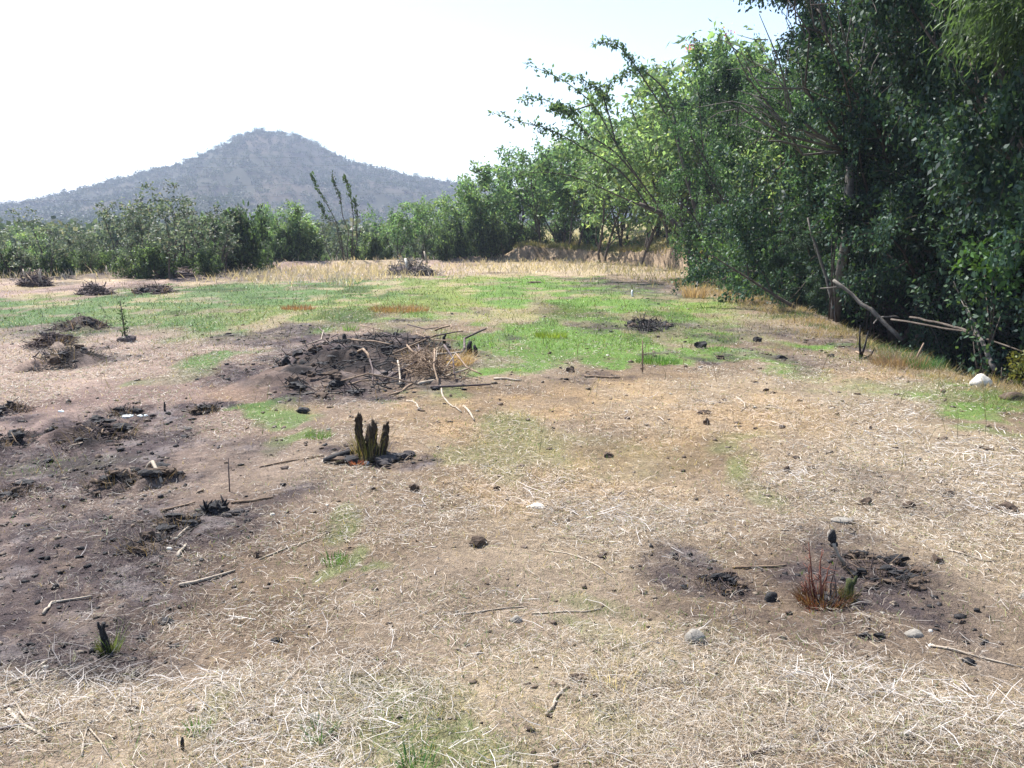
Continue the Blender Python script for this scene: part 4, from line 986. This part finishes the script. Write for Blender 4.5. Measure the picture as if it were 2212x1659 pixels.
# charred three pronged stump
def charred_stump():
    b = G(800, 992); k = mpx(b); g = RS(2); P = lambda du, dv, dy=0: np.array([du * k, dy, dv * k])
    root = thing('charred_stump', 'charred black stump with three upright jagged prongs, left of centre', 'stump', b)
    def prong(pts, rad, sd):
        gg = RS(sd); mb = MB(); fine = []; rr = []
        for i in range(len(pts) - 1):
            for t in (0, .2, .4, .6, .8): fine.append(pts[i] * (1 - t) + pts[i + 1] * t + gg.normal(0, rad[i] * .10, 3)); rr.append((rad[i] * (1 - t) + rad[i + 1] * t) * gg.uniform(.86, 1.14))
        fine.append(pts[-1]); rr.append(rad[-1]); mb.tube(fine, rr, 9)
        for j in range(7):
            a = gg.uniform(0, 6.28); m_ = len(fine); i0 = gg.randint(0, m_ // 2); i1 = gg.randint(m_ * 2 // 3, m_); seg = [fine[i] + np.array([math.cos(a), math.sin(a), 0]) * rr[i] * .9 for i in range(i0, i1)]
            if len(seg) > 2: mb.tube(seg + [seg[-1] + np.array([0, 0, gg.uniform(.01, .045)])], [rr[i] * .28 for i in range(i0, i1)] + [.001], 4)
        return mb.build('prong', M['charwood'], root)
    prong([P(-14, -6), P(-20, 35, .01), P(-25, 62, .01), P(-23, 95), P(-21, 103)], [9 * k, 9 * k, 7.5 * k, 7 * k, 2.5 * k], 1)
    prong([P(4, -6, .01), P(3, 40, .02), P(4, 76, .02)], [15 * k, 12.5 * k, 11 * k], 2)
    prong([P(8, 50, .02), P(9, 74, .02), P(7, 88, .02)], [9 * k, 6.5 * k, 2 * k], 3)
    prong([P(22, -6, .03), P(29, 30, .03), P(36, 62, .03), P(41, 84, .03)], [10 * k, 9 * k, 6.5 * k, 2 * k], 4)
    prong([P(18, 10, .08), P(26, 50, .1), P(29, 72, .1)], [4 * k, 4 * k, 3.5 * k], 5)
    mb = MB(); mb.lump((0, 0, 2 * k), (30 * k, 26 * k, 11 * k), 6, 3, .4, .1); mb.build('root_crown', M['charwood'], root, None, False)
    clump_blades(root, 'green_shoot', 90, 34 * k, 92 * k, .0038, [[.17, .17, .045], [.22, .19, .07], [.11, .12, .035]], 7, .28)
    clump_blades(root, 'dry_shoot', 90, 46 * k, 64 * k, .004, [[.42, .32, .18], [.30, .22, .12]], 8, .3, 'grass', (-.03, 0.08, 0))
    for i in range(7):
        mb = MB(); a = g.uniform(-70, -20); mb.lump((a * k, g.normal(0, .06) + .02, 4 * k), (16 * k, 13 * k, 7 * k), 20 + i, 2, .5, .22); mb.build('bark_chunk', M['char' if i % 3 else 'clod'], root, None, False)
    for i in range(9):
        mb = MB(); a = g.uniform(25, 88); mb.lump((a * k, g.normal(.02, .07), 4 * k), (15 * k, 13 * k, 8 * k), 40 + i, 2, .5, .22); mb.build('ash_lump', M['ash'], root, None, False)
    mb = MB(); mb.tube([P(-98, 2, -.08), P(-70, 9, -.02), P(-40, 16, .03)], [7 * k, 8 * k, 6 * k], 6); mb.build('bark_chunk', M['char'], root)
    clump_blades(root, 'red_litter', 70, 18 * k, 12 * k, .006, [[.36, .13, .07], [.30, .17, .10]], 9, 1.4, 'grass', (-22 * k, -.13, .01))
charred_stump()
p = G(792, 1004); mb = MB(); mb.lump((0, 0, .012), (.020, .012, .014), 5, 2, .1); tag(mb.build('plastic_scrap', M['plastic'], None, p), 'small bright white green plastic scrap in front of the charred stump', 'litter')

# stump with dry red shoots
def red_stump():
    b = G(1790, 1300); k = mpx(b); g = RS(12); P = lambda du, dv, dy=0: np.array([du * k, dy, dv * k])
    root = thing('sprouting_stump', 'burnt stump with dry red shoots and one mossy stub, right foreground', 'stump', b)
    mb = MB(); q = [P(40, -12), P(44, 20), P(46, 42), P(43, 55)]; mb.tube(q, [12 * k, 10.5 * k, 9 * k, 6 * k], 8); mb.tube([P(46, 36), P(56, 48), P(60, 62)], [6 * k, 5 * k, 3 * k], 6); mb.build('mossy_stub', M['moss'], root)
    clump_blades(root, 'moss_shoot', 120, 17 * k, 60 * k, .0028, [[.06, .08, .025], [.12, .12, .04]], 3, .2, 'grass', (44 * k, 0, 0))
    for i, (u0, u1, h) in enumerate([(-40, -54, 142), (-28, -22, 128), (6, 12, 108), (-46, -50, 92), (-20, -26, 86), (-10, -6, 84), (-34, -44, 70), (16, 8, 70), (-52, -56, 54)]):
        mb = MB(); mb.tube([P(u0 * .7, -8), P(u0, h * .35, g.normal(0, .02)), P((u0 + u1) / 2, h * .7), P(u1, h)], [2.4 * k, 2.0 * k, 1.6 * k, .7 * k], 5)
        for j in range(7):
            t = g.uniform(.2, .9); s0 = P(u0 + (u1 - u0) * t, h * t); mb.tube([s0, s0 + P(g.normal(0, 9), g.uniform(4, 14), g.normal(0, .03))], [1.0 * k, .5 * k], 4)
        mb.build('dry_shoot', M['redbark' if i not in (2, 7) else 'purple'], root)
    clump_blades(root, 'red_leaf_litter', 620, 54 * k, 50 * k, .0038, [[.12, .045, .032], [.17, .085, .045], [.09, .036, .03], [.16, .115, .06], [.08, .05, .038]], 5, .95, 'grass', (-14 * k, 0, 0))
    clump_blades(root, 'red_leaf_litter', 160, 34 * k, 15 * k, .006, [[.42, .12, .09], [.34, .10, .08]], 6, 1.2, 'grass', (-34 * k, -.10, 0))
    mb = MB(); mb.lump((5 * k, .02, 0), (52 * k, 40 * k, 11 * k), 8, 3, .4); mb.build('root_crown', M['char'], root)
red_stump()
def charred_stick():
    b = G(1822, 1218); k = mpx(b); P = lambda du, dv, dy=0: np.array([du * k, dy, dv * k])
    root = thing('charred_stick', 'bent stick with a thick charred head standing behind the red shoots', 'stick', b)
    mb = MB(); mb.tube([P(4, -4), P(-14, 22), P(-22, 40), P(-26, 52)], [4 * k, 3.5 * k, 4 * k, 5 * k], 7); mb.build('shaft', M['pale'], root)
    mb = MB(); mb.lump((-30 * k, 0, 64 * k), (9 * k, 9 * k, 17 * k), 3, 3, .25); mb.lump((-22 * k, .01, 46 * k), (9 * k, 8 * k, 7 * k), 4, 2, .3); mb.build('charred_head', M['char'], root)
charred_stick()
def ash_patch(label, u, v, wpx, hpx, n, seed, hz=.05, extra=()):
    b = G(u, v); k = mpx(b); g = RS(seed); y1 = flat(u, v - hpx / 2)[1]; y0 = flat(u, v + hpx / 2)[1]; rx = wpx * k / 2; ry = (y1 - y0) / 2
    root = thing('ash_heap', label, 'ash heap', b)
    nr, na = 30, 90; V = []; F = []
    for i in range(nr + 1):
        for j in range(na):
            q = i / nr; a = 6.2832 * j / na; rr = q * (1 + .22 * math.sin(a * 3 + seed) + .14 * math.sin(a * 7 + seed * 2)); x, y = rx * rr * math.cos(a), ry * rr * math.sin(a)
            V.append((x, y, 0))
    V = np.array(V); wx, wy = V[:, 0] + b[0], V[:, 1] + b[1]; q = np.repeat(np.arange(nr + 1) / nr, na)
    V[:, 2] = H(wx, wy) - b[2] - .012 + hz * .55 * (1 - q ** 2) * (1.7 * sst(.2, .8, fbm(wx * 3.5, wy * 3.5, seed, 5)) + .1) + (.02 + hz * .25) * (1 - q ** 3) * (fbm(wx * 16, wy * 16, seed + 3, 3) - .4)
    for i in range(nr):
        for j in range(na): F.append((i * na + j, (i + 1) * na + j, (i + 1) * na + (j + 1) % na, i * na + (j + 1) % na))
    gc = ground_colour(wx, wy); am = sst(.25, .6, fbm(wx * 2.5, wy * 2.5, seed + 9, 4) + .35 - q * .75)
    nn = fbm(wx * 9, wy * 9, seed + 5, 4); ac = mix(np.tile([.022, .020, .021], (len(q), 1)), np.tile([.12, .10, .09], (len(q), 1)), sst(.35, .75, nn))
    link('ash_bed', np_mesh('ash_bed', V, np.array(F), mix(gc, ac, am), True), M['ground'], root)
    for i in range(n):
        a = g.uniform(0, 6.28); q = math.sqrt(g.rand()) * .95; x, y = rx * q * math.cos(a), ry * q * math.sin(a); s = g.uniform(2.5, 9) * k * (1.3 if k < .004 else 1); zz = Hs(b[0] + x, b[1] + y) - b[2] + hz * (1 - q * q) * .8
        mb = MB(); mb.lump((x, y, zz + s * .2), (s * g.uniform(.8, 2.0), s, s * g.uniform(.4, .9)), seed * 31 + i, 2, .5, .28); mb.build('charred_lump', M['char' if g.rand() < .6 else 'clod'], root, None, False)
    for e in extra:
        s0 = np.array([e[0] * k, e[2] if len(e) > 6 else 0, .03]); 
    return root, b, k, rx, ry
def branches_on(root, b, k, lst, mat, part='branch', seed=0):
    """lst: (photo start, photo end, width px, lift m): limbs lying on or sticking out of a heap"""
    g = RS(seed + 3)
    for i, (a, e, w, z0, z1) in enumerate(lst):
        A, B = G(*a) - b, G(*e) - b; A[2] += z0; B[2] += z1; r = w * k / 2 * .62; m_ = (A + B) / 2 + g.normal(0, 1, 3) * np.linalg.norm(B - A) * .06; m_[2] = abs(m_[2]) if False else m_[2]
        mb = MB(); mb.tube([A, A * .6 + m_ * .4 + g.normal(0, r * .4, 3), m_, m_ * .4 + B * .6 + g.normal(0, r * .4, 3), B], [r, r * .95, r * .85, r * .75, r * .6], 6); mb.build(part, M[mat[i % len(mat)]], root)

# the large burnt heap in the middle
root, b, k, rx, ry = ash_patch('large heap of burnt branches and black ash in the middle of the field', 795, 778, 400, 118, 90, 3, .22)
branches_on(root, b, k, [((850, 800), (945, 772), 6, .2, .3), ((830, 828), (905, 790), 8, .03, .25), ((960, 822), (880, 800), 9, .05, .3), ((905, 835), (1010, 812), 10, .03, .08), ((930, 842), (1060, 836), 9, .03, .03), ((700, 842), (905, 838), 7, .03, .03), ((640, 802), (735, 793), 6, .04, .05),
    ((760, 770), (850, 780), 8, .22, .2), ((870, 812), (1000, 796), 9, .1, .2), ((1000, 770), (1050, 742), 11, .05, .22), ((985, 800), (1040, 818), 7, .2, .05), ((880, 722), (960, 730), 6, .16, .18), ((940, 735), (975, 745), 9, .15, .25), ((720, 780), (770, 800), 6, .15, .1), ((830, 760), (930, 765), 6, .25, .22),
    ((890, 838), (840, 858), 8, .04, .02), ((960, 800), (985, 828), 7, .3, .03), ((940, 812), (948, 838), 7, .3, .02), ((860, 818), (864, 836), 6, .2, .02), ((800, 815), (806, 835), 6, .2, .02), ((750, 838), (820, 830), 6, .03, .05), ((690, 720), (730, 735), 6, .1, .1), ((780, 730), (830, 745), 6, .2, .2),
    ((665, 760), (700, 742), 5, .1, .2), ((920, 780), (1000, 760), 6, .3, .28), ((900, 770), (985, 790), 5, .3, .3)], ['twig', 'purple', 'twig', 'pale', 'purple'], seed=9)
g = RS(90)
mb = MB()
for i in range(520):                                     # charred twigs over the whole ash bed
    a = g.uniform(0, 6.28); q = math.sqrt(g.rand()) * .95; x_, y_ = rx * q * math.cos(a), ry * q * math.sin(a); s0 = np.array([x_, y_, Hs(b[0] + x_, b[1] + y_) - b[2] + .14 * (1 - q * q) * g.uniform(.3, 1.6)]); d = norm(np.array([g.normal(), g.normal() * .8, g.normal(0, .5)])) * g.uniform(.03, .16)
    r = g.uniform(.003, .009); mb.tube([s0 - d, s0 + g.normal(0, .015, 3), s0 + d], [r, r, r * .5], 4, False)
mb.build('charred_twig', M['char'], root)
mb = MB()
for i in range(240):                                     # brown tangle at the right front
    c = np.array(G(g.normal(925, 34), g.uniform(800, 826)) - b); d = norm(g.normal(size=3) * np.array([1, 1, .5])) * g.uniform(.08, .24); zz = g.uniform(.02, .30) * math.exp(-((c[0] - .65) / .5) ** 2)
    s0 = c + np.array([0, 0, zz]); mb.tube([s0 - d, s0 + g.normal(0, .02, 3), s0 + d], [.005, .004, .003], 4, False)
mb.build('tangled_brush', M['twig'], root)
clump_blades(root, 'dead_grass_heap', 900, .42, .24, .006, [[.42, .28, .17], [.32, .2, .12], [.5, .36, .22]], 92, 1.1, 'grass', tuple(np.array(G(945, 785) - b)))
def curved(root, b, pts, w, mat, part):
    q = [G(u, v) - b + np.array([0, 0, z]) for u, v, z in pts]; mb = MB(); mb.tube(q, [w] * (len(q) - 1) + [w * .7], 7); mb.build(part, M[mat], root)
curved(root, b, [(774, 800, .22), (786, 802, .26), (796, 806, .22), (802, 812, .12)], .016, 'twig', 'curved_branch')
for (u, v, h, w) in ((614, 796, 26, 14), (625, 798, 24, 12), (655, 794, 18, 22), (1015, 765, 30, 16), (1026, 768, 24, 12), (700, 770, 16, 20), (745, 735, 18, 14), (860, 735, 20, 16), (960, 742, 26, 10), (640, 798, 20, 10)):
    p_ = G(u, v) - b; mb = MB(); r = w * k / 2 * .8; gg = RS(u); mb.tube([p_ + np.array([0, 0, -.03]), p_ + np.array([gg.normal(0, .01), 0, h * k * .6]), p_ + np.array([gg.normal(0, .03), 0, h * k])], [r * 1.2, r, r * .7], 7); mb.build('burnt_stub', M['char'], root)
stick('pale forked branch reaching forward out of the burnt heap', (948, 828), (998, 892), 4.5, 'pale', 41, .02, 0, 'forked_branch', 'branch', [(0, (925, 812), .22), (0, (985, 812), .26), (.02, (945, 806), .3)], [(950, 858), (965, 876)])
stick('short pale twig in the grass left of the forked branch', (880, 868), (905, 886), 5, 'pale', 42, .08)

# smaller burnt mounds and the brush piles at the far side
def mound(label, u, v, wpx, hpx, seed, hz, limbs=6, mats=('purple', 'twig'), lumps=10, tall=1.0, grassy=True):
    root, b, k, rx, ry = ash_patch(label, u, v, wpx, hpx, lumps, seed, hz); g = RS(seed + 200); root.name = 'burnt_mound'; root['category'] = 'burnt mound'
    for i in range(limbs):
        a = g.uniform(0, 6.28); q = g.uniform(0, .8); s0 = np.array([rx * q * math.cos(a), ry * q * math.sin(a) * .6, hz * .4]); L = g.uniform(.3, .8) * rx; d = np.array([g.normal(), g.normal() * .7, abs(g.normal(.2, .35)) * tall]); d = norm(d) * L
        r = g.uniform(2, 4.5) * k / 2; mb = MB(); mb.tube([s0 - d * .5 * np.array([1, 1, .3]), s0 + g.normal(0, r, 3), s0 + d * .5 + np.array([0, 0, .02])], [r, r * .9, r * .5], 5); mb.build('burnt_branch', M[mats[i % len(mats)]], root)
    mb = MB(); nt_ = int(60 + 900 * rx * ry) if rx * ry < .3 else 300
    for i in range(min(nt_, 420)):
        a = g.uniform(0, 6.28); q = math.sqrt(g.rand()) * .95; x_, y_ = rx * q * math.cos(a), ry * q * math.sin(a); zz = Hs(b[0] + x_, b[1] + y_) - b[2] + hz * (1 - q) * g.uniform(.1, 1.1)
        d = norm(np.array([g.normal(), g.normal(), g.normal(0, .45)])) * g.uniform(6, 22) * k; s0 = np.array([x_, y_, zz]); r = g.uniform(.7, 1.7) * k / 2 * (1.4 if b[1] > 12 else 1.1); e0, e1 = s0 - d, s0 + d
        mb.tube([e0, s0 + g.normal(0, 2 * k, 3), e1], [r, r, r * .6], 4, False)
    mb.build('tangled_twig', M['purple' if seed % 3 else 'char'], root)
    if grassy: clump_blades(root, 'dead_stalk', int(120), rx * .9, hz * 1.2 + .05, .003 * max(1, b[1] / 6), [[.10, .075, .06], [.2, .15, .11], [.06, .05, .045]], seed + 5, 1.0)
    return root
mound('dark twiggy mound left of the charred stump, largest of the near left mounds', 205, 945, 190, 62, 11, .15, 14)
mound('grey brown burnt mound below the largest left mound', 243, 1050, 120, 56, 12, .12, 9)
mound('burnt mound with a pale log across it, left of the spiky stump', 335, 1040, 120, 44, 13, .11, 6)
stick('pale log lying over the burnt mound left of the spiky stump', (318, 1020), (352, 1048), 11, 'pale', 60, .02, .10, 'log', 'log')
mound('low black mound at the left edge beyond the white scraps', 28, 890, 80, 24, 14, .08, 4)
mound('dark mound at the left edge level with the largest left mound', 10, 965, 110, 60, 15, .10, 6)
mound('low dark rubble patch on the burnt ground below the left mounds', 320, 1180, 130, 40, 16, .06, 4)
mound('black ashy strip beside the white scraps at the left', 270, 893, 70, 14, 17, .06, 3)
mound('low ash patch under the burnt peg', 440, 890, 60, 12, 18, .05, 3)
mound('dark burnt clump below the spiky stump', 385, 1130, 90, 34, 19, .06, 5)
mound('low burnt patch at the left edge below the burnt mounds', 40, 1065, 120, 40, 20, .05, 3)
mound('twiggy dark mound on the pinkish straw at the far left, front one', 140, 786, 140, 34, 21, .26, 14, ('purple', 'twig', 'purple'), 8)
mound('dark mound on the pinkish straw at the far left, back one', 115, 748, 90, 20, 22, .22, 8)
mound('long dark mound in the far green strip at the left', 175, 710, 110, 14, 23, .20, 8)
mound('low black debris scatter right of the bright green patch', 1400, 706, 90, 22, 24, .05, 5, ('char', 'purple'), 6)
mound('low twiggy debris on the far green right of the dark brush pile', 335, 632, 70, 8, 25, .20, 8)
mound('dark burnt debris patch around the red shoots', 1905, 1230, 200, 90, 26, .035, 8, ('purple', 'twig'), 26)
mound('black curved bark slab and ash right of the red shoots', 1960, 1262, 80, 20, 27, .03, 5, ('char',), 6, 1, False)
mound('scatter of burnt twigs left of the red shoots', 1560, 1262, 130, 44, 28, .03, 6, ('purple', 'char'), 10)

def brush_pile(label, u, v, wpx, hpx, seed, mats, pale=(), n=170, name='brush_pile'):
    b = G(u, v); k = mpx(b); g = RS(seed); root = thing(name, label, 'brush pile', b); rx = wpx * k / 2; h = hpx * k; mb = MB()
    for i in range(n):
        a = g.uniform(0, 6.28); q = math.sqrt(g.rand()); c = np.array([rx * q * math.cos(a), rx * .7 * q * math.sin(a), h * (1 - q ** 1.6) * g.uniform(.1, 1)]); d = norm(np.array([g.normal(), g.normal(), g.normal(0, .4)])) * rx * g.uniform(.18, .5)
        e0, e1 = c - d, c + d; e0[2] = max(e0[2], 0); e1[2] = max(e1[2], 0); mb.tube([e0, c + g.normal(0, .03, 3), e1], [.014, .012, .006], 4, False)
    mb.build('tangled_brush', M[mats[0]], root)
    for i in range(16):
        a = g.uniform(0, 6.28); s0 = np.array([rx * .9 * math.cos(a), rx * .6 * math.sin(a), 0]); e = np.array([g.normal(0, rx * .3), g.normal(0, rx * .2), h * g.uniform(.5, 1.05)]); mb = MB(); mb.tube([s0, (s0 + e) / 2 + g.normal(0, .05, 3), e], [.024, .022, .012], 5); mb.build('branch', M[mats[i % len(mats)]], root)
    for (a, c, w) in pale:
        A = np.array([(a[0] - u) * k, -rx * .35, (v - a[1]) * k]); B = np.array([(c[0] - u) * k, -rx * .25, (v - c[1]) * k]); mb = MB(); mb.tube([A, (A + B) / 2 + g.normal(0, .03, 3), B], [w * k / 2, w * k / 2 * .9, w * k / 2 * .6], 6); mb.build('pale_branch', M['pale' if w < 8 else 'white'], root)
    mb = MB(); mb.lump((0, 0, h * .12), (rx * .8, rx * .55, h * .38), seed, 3, .3); mb.build('heap_core', M['purple'], root)
brush_pile('grey brush pile with white stripped logs at the far edge, centre', 888, 594, 110, 38, 71, ('greybark', 'twig', 'pale'), [((885, 590), (878, 558), 8), ((895, 592), (915, 560), 6), ((902, 590), (922, 578), 6), ((925, 568), (918, 543), 5), ((870, 592), (886, 570), 5), ((935, 592), (915, 572), 4)], 260)
brush_pile('brown brush pile on the straw ridge, between the leftmost and the centre pile', 380, 599, 80, 26, 72, ('purple', 'twig'), [((352, 592), (356, 575), 4)], 200)
brush_pile('leftmost brush pile with pale forked branches sticking up', 76, 618, 72, 34, 73, ('purple', 'twig', 'greybark'), [((66, 612), (74, 580), 5), ((66, 600), (58, 582), 4), ((92, 612), (94, 582), 5), ((52, 618), (60, 600), 4), ((100, 616), (94, 588), 4)], 200)
brush_pile('round dark brush pile standing on the grass in front of the straw ridge', 205, 636, 72, 26, 74, ('purple',), [], 240)

# small stumps
def spiky_stump():
    b = G(466, 1108); k = mpx(b); g = RS(61); root = thing('spiky_stump', 'low black spiky burnt stump on the left soil', 'stump', b); mb = MB(); mb.lump((0, 0, 8 * k), (32 * k, 24 * k, 16 * k), 4, 3, .5, .12); mb.build('root_crown', M['char'], root, None, False)
    for i in range(15):
        a = g.uniform(0, 6.28); s0 = np.array([g.normal(0, 15) * k, g.normal(0, 10) * k, 8 * k]); e = s0 + np.array([math.cos(a) * 14 * k, math.sin(a) * 12 * k, g.uniform(14, 34) * k]); mb = MB(); mb.tube([s0, (s0 + e) / 2, e], [4.5 * k, 3.4 * k, .8 * k], 6); mb.build('splinter', M['char' if i else 'pale'], root)
    for i in range(4):
        mb = MB(); mb.lump((g.uniform(28, 52) * k, g.normal(0, .03), 4 * k), (12 * k, 9 * k, 6 * k), 70 + i, 2, .4); mb.build('ash_lump', M['ash'], root)
spiky_stump()
def mossy_stump():
    b = G(228, 1412); k = mpx(b); root = thing('mossy_stump', 'small thin burnt stump wrapped in green moss and shoots, lower left', 'stump', b); P = lambda du, dv, dy=0: np.array([du * k, dy, dv * k])
    mb = MB(); mb.tube([P(0, -6), P(2, 18), P(0, 40), P(-4, 58), P(2, 76)], [13 * k, 10 * k, 8 * k, 6.5 * k, 5 * k], 8); mb.tube([P(-4, 58), P(-10, 66), P(-12, 78)], [5 * k, 4 * k, 2.5 * k], 6); mb.build('stem', M['char'], root)
    clump_blades(root, 'moss', 220, 15 * k, 46 * k, .0026, [[.075, .10, .03], [.11, .125, .035], [.05, .065, .02]], 3, .3)
    clump_blades(root, 'green_shoot', 40, 14 * k, 84 * k, .0022, [[.14, .20, .045], [.18, .24, .07]], 4, .5, 'grass', (10 * k, .02, 0))
    mb = MB(); mb.lump((-28 * k, 0, 6 * k), (11 * k, 9 * k, 10 * k), 5, 2, .4); mb.build('bark_chunk', M['char'], root)
    mb = MB(); mb.lump((-16 * k, 0, 7 * k), (8 * k, 6 * k, 6 * k), 6, 2, .3); mb.build('wood_chip', M['pale'], root)
mossy_stump()
def field_sapling():
    b = G(272, 738); k = mpx(b); g = RS(66); root = thing('field_sapling', 'thin sapling with a dark leafy base standing alone on the far left green', 'sapling', b)
    mb = MB(); mb.tube([np.array([0, 0, -.03]), np.array([-3 * k, 0, 45 * k]), np.array([-6 * k, 0, 92 * k])], [2.2 * k, 1.6 * k, .7 * k], 5); mb.build('stem', M['bark'], root)
    n = 150; t = g.rand(n) ** 1.5; P = np.stack([-6 * k * t + g.normal(0, 7 * k, n) * (1.2 - t), g.normal(0, 7 * k, n), 95 * k * t], 1); V, F = leaves(P, norm(g.normal(size=(n, 3))), np.full(n, 6 * k), np.full(n, 4 * k), g)
    link('foliage', np_mesh('foliage', V, F, np.tile([.05, .08, .035], (n, 1)) * g.uniform(.6, 1.3, (n, 1))), M['feather'], root)
    mb = MB(); mb.lump((2 * k, 0, 4 * k), (20 * k, 16 * k, 10 * k), 3, 2, .4); mb.build('root_heap', M['purple'], root)
field_sapling()
for i, (u, v, w, h, lb) in enumerate([(275, 902, 26, 10, 'largest white scrap on the black strip at the left'), (302, 900, 14, 7, 'white scrap in the middle of the row by the black strip'), (316, 899, 9, 6, 'rightmost white scrap of the row by the black strip'), (132, 890, 14, 8, 'lone white scrap near the left edge, above the largest left mound')]):
    rock(lb, u, v, w, h, 'plastic', 300 + i, 'paper_scrap', 'litter', 2, .3)

# ------------------------------------------------------------------ overhead wires
def wire(label, a, b, sag, r=.011):
    A, B = np.array(at(*a)), np.array(at(*b)); o = (A + B) / 2; n = 40; mb = MB()
    mb.tube([A * (1 - t) + B * t - o - np.array([0, 0, sag * 4 * t * (1 - t)]) for t in np.linspace(0, 1, n)], r, 5)
    tag(mb.build('power_line', M['wire'], None, o), label, 'wire')
wire('highest of the thin power lines at the left sky', (-900, 352, 120), (2000, 300, 200), 1.2)
wire('second highest of the thin power lines at the left sky', (-900, 372, 119), (2000, 318, 199), 1.2)
wire('third power line from the top, crossing the hill', (-900, 420, 118), (2000, 350, 198), 1.2)
wire('lowest of the thin power lines, just above the far trees', (-900, 448, 117), (2000, 372, 197), 1.2)

# ------------------------------------------------------------------ air, sky, sun, camera
def haze(density):
    m, nt, out = newmat('haze'); v = nt.nodes.new('ShaderNodeVolumePrincipled'); v.inputs['Color'].default_value = (.70, .78, 1, 1); v.inputs['Density'].default_value = density; v.inputs['Anisotropy'].default_value = 0.0
    nt.links.new(v.outputs[0], out.inputs['Volume'])
    V = np.array([(x, y, z) for x in (-3000, 3000) for y in (-3000, 3000) for z in (-4.5, 122)]); F = np.array([(0, 1, 3, 2), (4, 6, 7, 5), (0, 4, 5, 1), (2, 3, 7, 6), (0, 2, 6, 4), (1, 5, 7, 3)])
    o = link('haze', np_mesh('haze', V, F), m); tag(o, 'thin bluish haze over the land', kind='stuff')
haze(.00048)

SUN_AZ, SUN_EL = R(-45), R(56)
w = bpy.data.worlds.new('World'); sc.world = w; w.use_nodes = True; nt = w.node_tree
bg = nt.nodes.get('Background') or nt.nodes.new('ShaderNodeBackground'); sky = nt.nodes.new('ShaderNodeTexSky'); sky.sky_type = 'NISHITA'; sky.sun_disc = False
sky.sun_elevation = SUN_EL; sky.sun_rotation = SUN_AZ % (2 * math.pi); sky.air_density = 1.0; sky.dust_density = 1.0; sky.ozone_density = 1.5
nt.links.new(sky.outputs[0], bg.inputs[0]); bg.inputs[1].default_value = .10
sd = Vector((math.sin(SUN_AZ) * math.cos(SUN_EL), math.cos(SUN_AZ) * math.cos(SUN_EL), math.sin(SUN_EL)))
ld = bpy.data.lights.new('sun', 'SUN'); ld.energy = 4.7; ld.angle = R(.55); ld.color = (1, .97, .93)
lo = bpy.data.objects.new('sun', ld); COL.objects.link(lo); lo.rotation_euler = sd.to_track_quat('Z', 'Y').to_euler(); lo.location = (0, 0, 60)

cd = bpy.data.cameras.new('camera'); cd.sensor_width = 36; cd.lens = FPX / 2212 * 36; cd.clip_start = .05; cd.clip_end = 9000
co = bpy.data.objects.new('camera', cd); COL.objects.link(co); co.location = (0, 0, EYE); co.rotation_euler = (R(90) - PITCH, 0, 0); sc.camera = co
sc.view_settings.view_transform = 'Standard'; sc.view_settings.look = 'None'; sc.view_settings.gamma = 1; sc.view_settings.exposure = 1.55
sc.cycles.max_bounces = 6; sc.cycles.transparent_max_bounces = 8; sc.cycles.volume_bounces = 0; sc.cycles.use_denoising = True
for k_, v_ in (('diffuse_bounces', 3), ('glossy_bounces', 2), ('transmission_bounces', 4)): setattr(sc.cycles, k_, v_)
